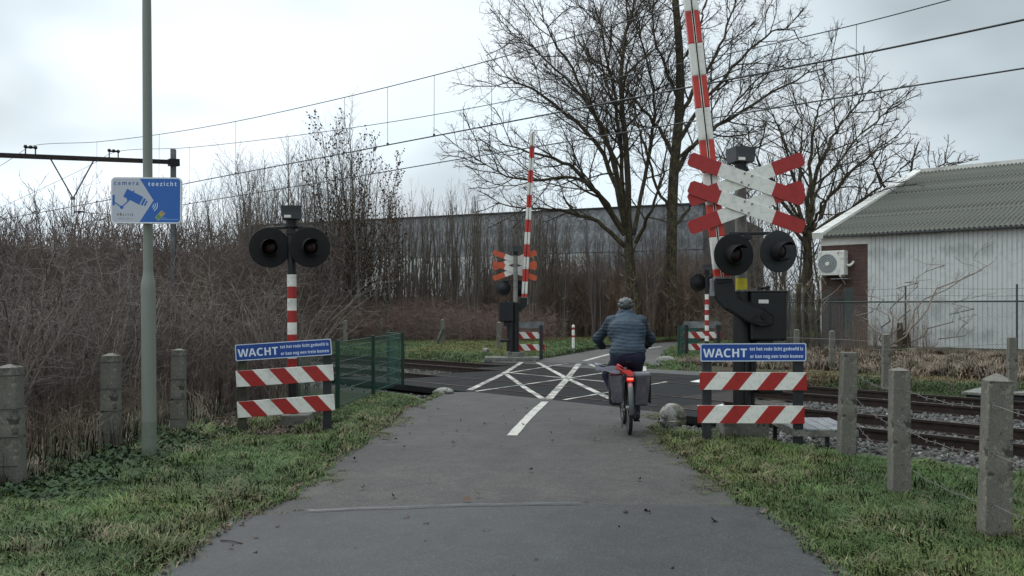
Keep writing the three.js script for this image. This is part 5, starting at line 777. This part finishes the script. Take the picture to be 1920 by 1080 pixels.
// ---------------------------------------------------------------- cyclist
function nets(sdf, lo, hi, cell) { // naive surface nets: one smooth closed surface of a distance field
  const n = [0, 1, 2].map((k) => Math.ceil((hi[k] - lo[k]) / cell) + 1), [nx, ny, nz] = n, val = new Float32Array(nx * ny * nz), id = (i, j, k) => i + nx * (j + ny * k);
  for (let k = 0; k < nz; k++) for (let j = 0; j < ny; j++) for (let i = 0; i < nx; i++) val[id(i, j, k)] = sdf(lo[0] + i * cell, lo[1] + j * cell, lo[2] + k * cell);
  const vert = new Int32Array(nx * ny * nz).fill(-1), p = [], idx = [];
  for (let k = 0; k < nz - 1; k++) for (let j = 0; j < ny - 1; j++) for (let i = 0; i < nx - 1; i++) {
    let sx = 0, sy = 0, sz = 0, c = 0; const v = (a, b, d) => val[id(i + a, j + b, k + d)];
    for (const [a, b] of [[[0, 0, 0], [1, 0, 0]], [[0, 1, 0], [1, 1, 0]], [[0, 0, 1], [1, 0, 1]], [[0, 1, 1], [1, 1, 1]], [[0, 0, 0], [0, 1, 0]], [[1, 0, 0], [1, 1, 0]], [[0, 0, 1], [0, 1, 1]], [[1, 0, 1], [1, 1, 1]], [[0, 0, 0], [0, 0, 1]], [[1, 0, 0], [1, 0, 1]], [[0, 1, 0], [0, 1, 1]], [[1, 1, 0], [1, 1, 1]]]) { const va = v(...a), vb = v(...b); if ((va < 0) !== (vb < 0)) { const t = va / (va - vb); sx += a[0] + t * (b[0] - a[0]); sy += a[1] + t * (b[1] - a[1]); sz += a[2] + t * (b[2] - a[2]); c++; } }
    if (c) { vert[id(i, j, k)] = p.length / 3; p.push(lo[0] + (i + sx / c) * cell, lo[1] + (j + sy / c) * cell, lo[2] + (k + sz / c) * cell); }
  }
  const q = (a, b, c, d, f) => { if (a < 0 || b < 0 || c < 0 || d < 0) return; f ? idx.push(a, b, c, a, c, d) : idx.push(a, c, b, a, d, c); };
  for (let k = 1; k < nz - 1; k++) for (let j = 1; j < ny - 1; j++) for (let i = 1; i < nx - 1; i++) { const a = val[id(i, j, k)] < 0; if (a !== (val[id(i + 1, j, k)] < 0)) q(vert[id(i, j - 1, k - 1)], vert[id(i, j, k - 1)], vert[id(i, j, k)], vert[id(i, j - 1, k)], a); if (a !== (val[id(i, j + 1, k)] < 0)) q(vert[id(i - 1, j, k - 1)], vert[id(i - 1, j, k)], vert[id(i, j, k)], vert[id(i, j, k - 1)], a); if (a !== (val[id(i, j, k + 1)] < 0)) q(vert[id(i - 1, j - 1, k)], vert[id(i, j - 1, k)], vert[id(i, j, k)], vert[id(i - 1, j, k)], a); }
  const g = new THREE.BufferGeometry(); g.setAttribute('position', new THREE.Float32BufferAttribute(p, 3)); g.setIndex(idx); g.computeVertexNormals(); return g;
}
const cap = (x, y, z, a, b, ra, rb) => { const dx = b[0] - a[0], dy = b[1] - a[1], dz = b[2] - a[2], t = clamp01(((x - a[0]) * dx + (y - a[1]) * dy + (z - a[2]) * dz) / (dx * dx + dy * dy + dz * dz)); return Math.hypot(x - a[0] - dx * t, y - a[1] - dy * t, z - a[2] - dz * t) - lerp(ra, rb, t); };
const ell = (x, y, z, c, r) => { const q = Math.hypot((x - c[0]) / r[0], (y - c[1]) / r[1], (z - c[2]) / r[2]); return (q - 1) * Math.min(...r); };
const smin = (a, b, k) => { const h = Math.max(k - Math.abs(a - b), 0) / k; return Math.min(a, b) - h * h * k * .25; };
const bones = (list, k, grow = 0) => (x, y, z) => { let d = 9; for (const [a, b, ra, rb] of list) d = smin(d, cap(x, y, z, a, b, ra + grow, rb + grow), k); return d; };
{
  const pos = P(1180, 815), yaw = R(-3.4);
  const shL = [-.19, 1.42, -.58], shR = [.18, 1.42, -.58], elL = [-.375, 1.205, -.70], elR = [.335, 1.2, -.70], wrL = [-.325, 1.10, -.84], wrR = [.285, 1.10, -.84];
  const hipL = [-.10, .96, -.25], hipR = [.10, .96, -.25], knL = [-.235, .72, -.62], anL = [-.15, .42, -.46], knR = [.12, .585, -.62], anR = [.115, .215, -.40];
  const spine = [[[-.06, 1.03, -.25], [-.07, 1.30, -.46], .125, .13], [[.06, 1.03, -.25], [.07, 1.30, -.46], .125, .13], [[-.1, 1.3, -.47], [.1, 1.3, -.47], .13, .13], [shL, shR, .075, .075], [[0, 1.3, -.46], [0, 1.43, -.57], .14, .1]];
  const arms = [[shL, elL, .062, .05], [elL, wrL, .05, .036], [shR, elR, .062, .05], [elR, wrR, .05, .036]];
  const legs = [[hipL, knL, .095, .062], [knL, anL, .062, .042], [hipR, knR, .095, .062], [knR, anR, .062, .042], [[-.09, .99, -.23], [.09, .99, -.23], .115, .115]];
  const neck = [[[0, 1.42, -.58], [0, 1.56, -.68], .062, .056]];
  const foot = (an) => [[[an[0], an[1] - .03, an[2] + .04], [an[0], an[1] - .06, an[2] - .15], .04, .03]];
  // hands: palm behind the bar, four fingers curled over it, thumb under
  const hand = (w, s) => { const b = [w[0] + s * .0, w[1] + .0, w[2] - .085], out = [[w, [b[0], b[1] + .014, b[2]], .03, .032], [[b[0] - .028, b[1] + .016, b[2]], [b[0] + .028, b[1] + .016, b[2]], .024, .024]]; [-.033, -.011, .011, .033].forEach((o, i) => { const l = [.9, 1, .97, .78][s > 0 ? i : 3 - i]; const x = b[0] + o, k = [x, b[1] + .024, b[2] - .035 * l], m = [x, b[1] + .002, b[2] - .062 * l], e = [x, b[1] - .026, b[2] - .05 * l]; out.push([[x, b[1] + .016, b[2] - .01], k, .0105, .0098], [k, m, .0098, .009], [m, e, .009, .008]); }); const t0 = [b[0] - s * .03, b[1], b[2] + .006], t1 = [b[0] - s * .05, b[1] - .022, b[2] - .02], t2 = [b[0] - s * .035, b[1] - .035, b[2] - .045]; out.push([t0, t1, .0125, .011], [t1, t2, .011, .009]); return out; };
  const hL = hand(wrL, -1), hR = hand(wrR, 1), hc = [0, 1.625, -.745];
  const head = (x, y, z) => { let d = ell(x, y, z, [0, 1.635, -.74], [.077, .105, .096]); d = smin(d, ell(x, y, z, [0, 1.575, -.785], [.055, .06, .06]), .05); d = smin(d, cap(x, y, z, [0, 1.625, -.835], [0, 1.595, -.852], .009, .014), .02); for (const s of [-1, 1]) { d = smin(d, ell(x, y, z, [s * .08, 1.61, -.735], [.012, .032, .02]), .012); d = Math.max(d, -ell(x, y, z, [s * .032, 1.635, -.838], [.016, .009, .012])); } return Math.max(d, -cap(x, y, z, [-.022, 1.565, -.843], [.022, 1.565, -.843], .004, .004)); };
  const p = thing('person', 'cyclist in blue jacket, dark navy trousers and grey helmet, riding away', 'person', pos, yaw);
  const bodyF = bones([...spine, ...arms, ...legs, ...neck, ...foot(anL), ...foot(anR)], .05, -.012);
  const skin = mat([.50, .33, .25], { roughness: .6 });
  const around = (l, m = .07) => { const lo = [9, 9, 9], hi = [-9, -9, -9]; for (const [a, b, r, s] of l) for (const q of [a, b]) for (let k = 0; k < 3; k++) { lo[k] = Math.min(lo[k], q[k] - Math.max(r, s) - m * .4); hi[k] = Math.max(hi[k], q[k] + Math.max(r, s) + m * .4); } return [lo, hi]; };
  obj('body', [nets(bodyF, [-.55, .05, -1.05], [.52, 1.62, -.02], .013), nets(head, [-.12, 1.48, -.9], [.12, 1.78, -.6], .006), nets(bones(hL, .012), ...around(hL), .004), nets(bones(hR, .012), ...around(hR), .004)], skin, p);
  const cloth = (r, g, b) => mat([r, g, b], { roughness: .8, map: T.blotch });
  const jk1 = bones(spine, .07, .022), jk2 = bones(arms, .05, .012), jk = (x, y, z) => smin(jk1(x, y, z), jk2(x, y, z), .06), fold = (x, y, z) => .0032 * Math.sin(y * 140 + 3.5 * fbm(x * 5, y * 4, z * 4 + 3, 3) * 2 + x * 6) * smooth(1.5, 1.35, y) + .022 * (fbm(x * 9, y * 17, z * 12, 3) - .5);
  const jacket = (x, y, z) => { let d = jk(x, y, z); d = smin(d, cap(x, y, z, [-.135, 1.02, -.24], [.135, 1.02, -.24], .085, .085), .12); if (Math.abs(d) < .06) d += fold(x, y, z); d = Math.max(d, 1.02 + .02 * Math.sin(x * 9) - y, y - 1.56); for (const [a, b, r] of [[[-.105, 1.50, -.66], [0, 1.465, -.555], .048], [[.105, 1.50, -.66], [0, 1.465, -.555], .048], [[-.085, 1.555, -.69], [-.055, 1.565, -.62], .034], [[.085, 1.555, -.69], [.055, 1.565, -.62], .034], [[-.06, 1.555, -.615], [.06, 1.555, -.615], .034], [[-.07, 1.515, -.60], [.07, 1.515, -.60], .04]]) d = smin(d, cap(x, y, z, a, b, r, r), .03); return Math.max(d, -ell(x, y, z, [0, 1.58, -.705], [.068, .09, .068])); };
  obj('jacket', nets(jacket, [-.55, .96, -1.0], [.52, 1.64, .0], .0095), cloth(.05, .088, .13), p);
  const tr = bones(legs, .06, .016); obj('trousers', nets((x, y, z) => { let d = tr(x, y, z); if (Math.abs(d) < .05) d += .016 * (fbm(x * 10, y * 8, z * 10, 3) - .5); return Math.max(d, y - 1.06); }, [-.42, .15, -.85], [.42, 1.15, .0], .0105), cloth(.012, .015, .058), p);
  for (const an of [anL, anR]) { const f = [[[an[0], an[1] + .02, an[2]], [an[0], an[1] - .02, an[2] + .02], .046, .046], [[an[0], an[1] - .025, an[2] + .045], [an[0], an[1] - .045, an[2] - .16], .048, .042]]; obj('shoe', nets((x, y, z) => Math.max(bones(f, .03)(x, y, z), an[1] - .078 - y), ...around(f), .006), mat([.018, .018, .02], { roughness: .7 }), p); }
  for (const h of [hL, hR]) obj('glove', nets(bones([...h, [h[0][0], [h[0][0][0], h[0][0][1] + .01, h[0][0][2] + .05], .04, .046]], .014, .0045), ...around(h, .16), .005), mat([.013, .013, .015], { roughness: .85 }), p);
  const helm = (x, y, z) => { let d = ell(x, y, z, [0, 1.662, -.745], [.11, .106, .138]); d = Math.max(d, 1.632 + .22 * Math.max(0, -(z + .74)) * .6 - y - .035 * smooth(-.72, -.64, z)); d = Math.max(d, -ell(x, y, z, [0, 1.645, -.745], [.086, .09, .113])); for (const [a, b, r] of [[[-.04, 1.775, -.85], [-.045, 1.735, -.625], .014], [[.04, 1.775, -.85], [.045, 1.735, -.625], .014], [[0, 1.785, -.84], [0, 1.75, -.66], .012], [[-.098, 1.70, -.83], [-.09, 1.685, -.65], .014], [[.098, 1.70, -.83], [.09, 1.685, -.65], .014], [[-.025, 1.705, -.605], [.025, 1.705, -.605], .019], [[-.075, 1.672, -.635], [-.055, 1.675, -.62], .018], [[.075, 1.672, -.635], [.055, 1.675, -.62], .018]]) d = Math.max(d, -cap(x, y, z, a, b, r, r)); return d; };
  obj('helmet', nets(helm, [-.14, 1.56, -.92], [.14, 1.80, -.57], .0055), mat([.06, .063, .06], { roughness: .45 }), p);
  obj('hair', nets((x, y, z) => Math.max(ell(x, y, z, [0, 1.64, -.735], [.082, .1, .1]), -ell(x, y, z, [0, 1.6, -.83], [.12, .16, .09]), 1.585 - y), [-.11, 1.55, -.86], [.11, 1.77, -.61], .007), mat([.012, .011, .011], { roughness: .95 }), p);
  for (const s of [-1, 1]) obj('helmet_strap', bar(V(s * .082, 1.64, -.73), V(s * .05, 1.525, -.79), .004, 5), M.rubber, p);

  // bicycle
  const b = thing('bicycle', 'black city bicycle with lit red tail light under the cyclist', 'bicycle', pos, yaw), fr = mat([.02, .021, .023], { roughness: .35 }), W = .345;
  const wheel = (z, y, turn, tx) => { const w = obj('wheel', [cyl(.03, .03, .09, 0, -.045, 0, 14).rotateZ(Math.PI / 2)], M.steel, b); w.position.set(tx, y, z); w.rotation.y = turn; obj('tyre', new THREE.TorusGeometry(W - .025, .025, 10, 56).rotateY(Math.PI / 2), M.rubber, w); obj('rim', new THREE.TorusGeometry(W - .052, .012, 6, 56).rotateY(Math.PI / 2).scale(1.2, 1, 1), mat([.05, .05, .052], { roughness: .4 }), w); const sp = []; for (let k = 0; k < 28; k++) { const a = k / 28 * 6.283, c = a + (k % 2 ? .5 : -.5); sp.push(bar(V(k % 4 < 2 ? .03 : -.03, Math.sin(c) * .03, Math.cos(c) * .03), V(0, Math.sin(a) * (W - .055), Math.cos(a) * (W - .055)), .0013, 3)); } stuff(obj('spokes', sp, M.steel, w)); return w; };
  wheel(0, W, 0, 0); wheel(-1.12, W, R(3), 0);
  obj('frame', [bar(V(0, .29, -.46), V(0, .82, -.27), .02, 12), bar(V(0, .29, -.46), V(0, .78, -.93), .03, 12), bar(V(0, .5, -.38), V(0, .86, -.91), .022, 12), ...[-1, 1].flatMap((s) => [bar(V(s * .05, .29, -.46), V(s * .065, W, 0), .011, 8), bar(V(s * .02, .8, -.28), V(s * .065, W, 0), .009, 8)]), bar(V(0, .74, -.93), V(0, .95, -.86), .024, 12), bar(V(0, .81, -.27), V(0, .90, -.24), .014, 10)], fr, b);
  obj('fork', [-1, 1].map((s) => tube([V(s * .055, .76, -.95), V(s * .055, .5, -1.04), V(s * .055, W, -1.12)], .013, 8, 14)), fr, b);
  const hb = obj('handlebar', [bar(V(0, .95, -.86), V(-.01, 1.1, -.83), .016, 10), tube([V(-.39, 1.095, -.925), V(-.24, 1.10, -.935), V(-.1, 1.11, -.90), V(-.01, 1.11, -.88), V(.1, 1.11, -.90), V(.22, 1.10, -.935), V(.36, 1.095, -.925)], .0115, 8, 50)], fr, b);
  obj('grip', bar(V(-.40, 1.095, -.925), V(-.26, 1.10, -.935), .0165, 10), M.rubber, hb); obj('grip', bar(V(.37, 1.095, -.925), V(.23, 1.10, -.935), .0165, 10), M.rubber, hb);
  obj('brake_lever', tube([V(-.2, 1.10, -.94), V(-.2, 1.07, -.98), V(-.3, 1.05, -.985)], .006, 6, 14), fr, hb); obj('bell', mv(new THREE.SphereGeometry(.028, 14, 10), -.15, 1.12, -.915), fr, hb);
  obj('saddle', nets((x, y, z) => Math.max(smin(ell(x, y, z, [0, .925, -.19], [.095, .035, .085]), cap(x, y, z, [0, .925, -.22], [0, .93, -.4], .035, .018), .05), .9 - y), [-.13, .87, -.46], [.13, .99, -.07], .007), M.rubber, b);
  const guard = (z, a0, a1, tx) => { const m = new Mesher(), n = 26; for (let k = 0; k < n; k++) { const r = W + .022, A = lerp(a0, a1, k / n), B = lerp(a0, a1, (k + 1) / n), q = (a, x, dr) => [x + tx, W + Math.sin(a) * (r - dr), z + Math.cos(a) * (r - dr)]; for (const [x0, d0, x1, d1] of [[-.032, .018, -.014, 0], [-.014, 0, .014, 0], [.014, 0, .032, .018]]) { const nn = norm([(x0 + x1) * 12, Math.sin(A), Math.cos(A)]); m.quad(q(A, x0, d0), q(A, x1, d1), q(B, x1, d1), q(B, x0, d0), nn); } } return m.build(); };
  obj('mudguard', guard(0, -.15, 2.3, 0), mat([.075, .078, .08], { roughness: .35 }), b); obj('mudguard', guard(-1.12, .1, 2.3, 0), mat([.05, .05, .055], { roughness: .35 }), b);
  const rack = obj('rack', [-1, 1].map((s) => bar(V(s * .055, .755, .12), V(s * .055, .77, -.33), .007, 8)).concat([bar(V(-.055, .755, .12), V(.055, .755, .12), .007, 8), bar(V(-.055, .76, -.1), V(.055, .76, -.1), .007, 8)], [-1, 1].flatMap((s) => [bar(V(s * .06, .757, .06), V(s * .07, W, 0), .006, 8)])), fr, b);
  obj('battery', box(.1, .07, .38, 0, .705, -.1, .012), fr, rack);
  const lamp = obj('rear_light', box(.105, .06, .035, 0, .712, .135, .012), mat([.25, .01, .01], { roughness: .3 }), b);
  obj('light_strip', box(.075, .016, .008, 0, .722, .155, .003), mat([.9, .1, .06], { emissive: lin(1, .13, .08), emissiveIntensity: 2.2 }), lamp);
  const pl2 = new THREE.PointLight(lin(1, .08, .05), .02, 2); pl2.position.set(0, .722, .19); pl2.castShadow = true; pl2.shadow.radius = 1; b.add(pl2);
  obj('reflector', box(.07, .028, .012, 0, .665, .11, .004), M.red, b);
  const crk = obj('crank', [cyl(.085, .085, .012, 0, 0, 0, 32).rotateZ(Math.PI / 2).translate(.07, .29, -.46), bar(V(.085, .29, -.46), V(.095, .135, -.425), .011, 8), bar(V(-.085, .29, -.46), V(-.095, .385, -.56), .011, 8)], fr, b);
  obj('pedal', box(.085, .02, .075, .125, .128, -.43, .005), M.rubber, crk); obj('pedal', box(.085, .02, .075, -.125, .352, -.50, .005), M.rubber, crk);
  obj('chain_guard', box(.02, .09, .5, .075, .31, -.24, .01), fr, b); obj('kickstand', bar(V(-.07, .3, -.05), V(-.1, .1, .08), .009, 8), fr, b); obj('derailleur', [box(.02, .11, .04, .075, .27, .02, .006)], fr, b);

  // double pannier with its lid thrown open
  const bagM = cloth(.17, .168, .19), darkM = cloth(.016, .016, .018), g = thing('pannier_bag', 'grey double pannier with lid flapping open beside the tail light', 'bag', pos, yaw);
  const bag = (s, x0, x1, y0, y1) => { const q = new RoundedBoxGeometry(x1 - x0, y1 - y0, .34, 6, .03), a = q.attributes.position; for (let i = 0; i < a.count; i++) { let x = a.getX(i), y = a.getY(i), z = a.getZ(i); const t = y / (y1 - y0) + .5, f = .02 * (fbm(x * 9 + s * 4, y * 11, z * 6, 3) - .5) + .014 * Math.sin((x * s + y * .45) * 34 + z * 5); x += s * .035 * (1 - t) * 0 + s * f * .7; z += f; x *= lerp(.74, 1.04, t); a.setXYZ(i, x + s * .022 * t, y, z * lerp(.85, 1, t)); } q.computeVertexNormals(); return q.translate((x0 + x1) / 2, (y0 + y1) / 2, -.12); };
  const bl = obj('bag_body', bag(-1, -.235, -.05, .395, .765), bagM, g), br = obj('bag_body', bag(1, .045, .245, .37, .775), bagM, g);
  obj('reinforced_edge', [box(.02, .37, .28, -.243, .57, -.14, .008), box(.13, .05, .3, -.17, .395, -.14, .02)], darkM, bl); obj('reinforced_edge', [box(.03, .36, .28, .262, .58, -.14, .012)], darkM, br);
  obj('rim_band', box(.2, .035, .30, .165, .775, -.13, .012), mat([.24, .24, .25], { roughness: .7 }), br);
  const flap = (pts, th, m, name) => { const s = sheet(10, 10, (u, v) => { const a = pts[0].clone().lerp(pts[1], u), c = pts[3].clone().lerp(pts[2], u), q = a.lerp(c, v); return [q.x, q.y + .018 * Math.sin(u * 6 + v * 3) + .012 * Math.sin(v * 9), q.z]; }), s2 = s.clone().translate(0, -th, 0); s2.userData = { keepUV: true }; return obj(name, [s, s2], m, g); };
  flap([V(-.445, .885, .03), V(-.13, .845, .04), V(-.10, .79, -.28), V(-.42, .90, -.26)], .008, mat([.20, .20, .23], { roughness: .75 }), 'lid_flap');
  flap([V(-.43, .815, .075), V(-.12, .80, .075), V(-.13, .85, .035), V(-.445, .888, .028)], .006, mat([.17, .17, .20], { roughness: .75 }), 'lid_edge');
  flap([V(-.16, .885, .05), V(.045, .765, .085), V(.06, .765, -.2), V(-.13, .885, -.24)], .006, mat([.46, .045, .04], { roughness: .7 }), 'red_lining');
  flap([V(-.17, .84, .075), V(.05, .745, .10), V(.05, .775, .088), V(-.165, .888, .052)], .005, mat([.46, .045, .04], { roughness: .7 }), 'red_lining');
  obj('red_binding', tube([V(-.24, .775, .05), V(-.16, .785, .055), V(-.07, .79, .05)], .012, 6, 12), mat([.45, .02, .02]), g);
}
renderer.render(scene, camera);
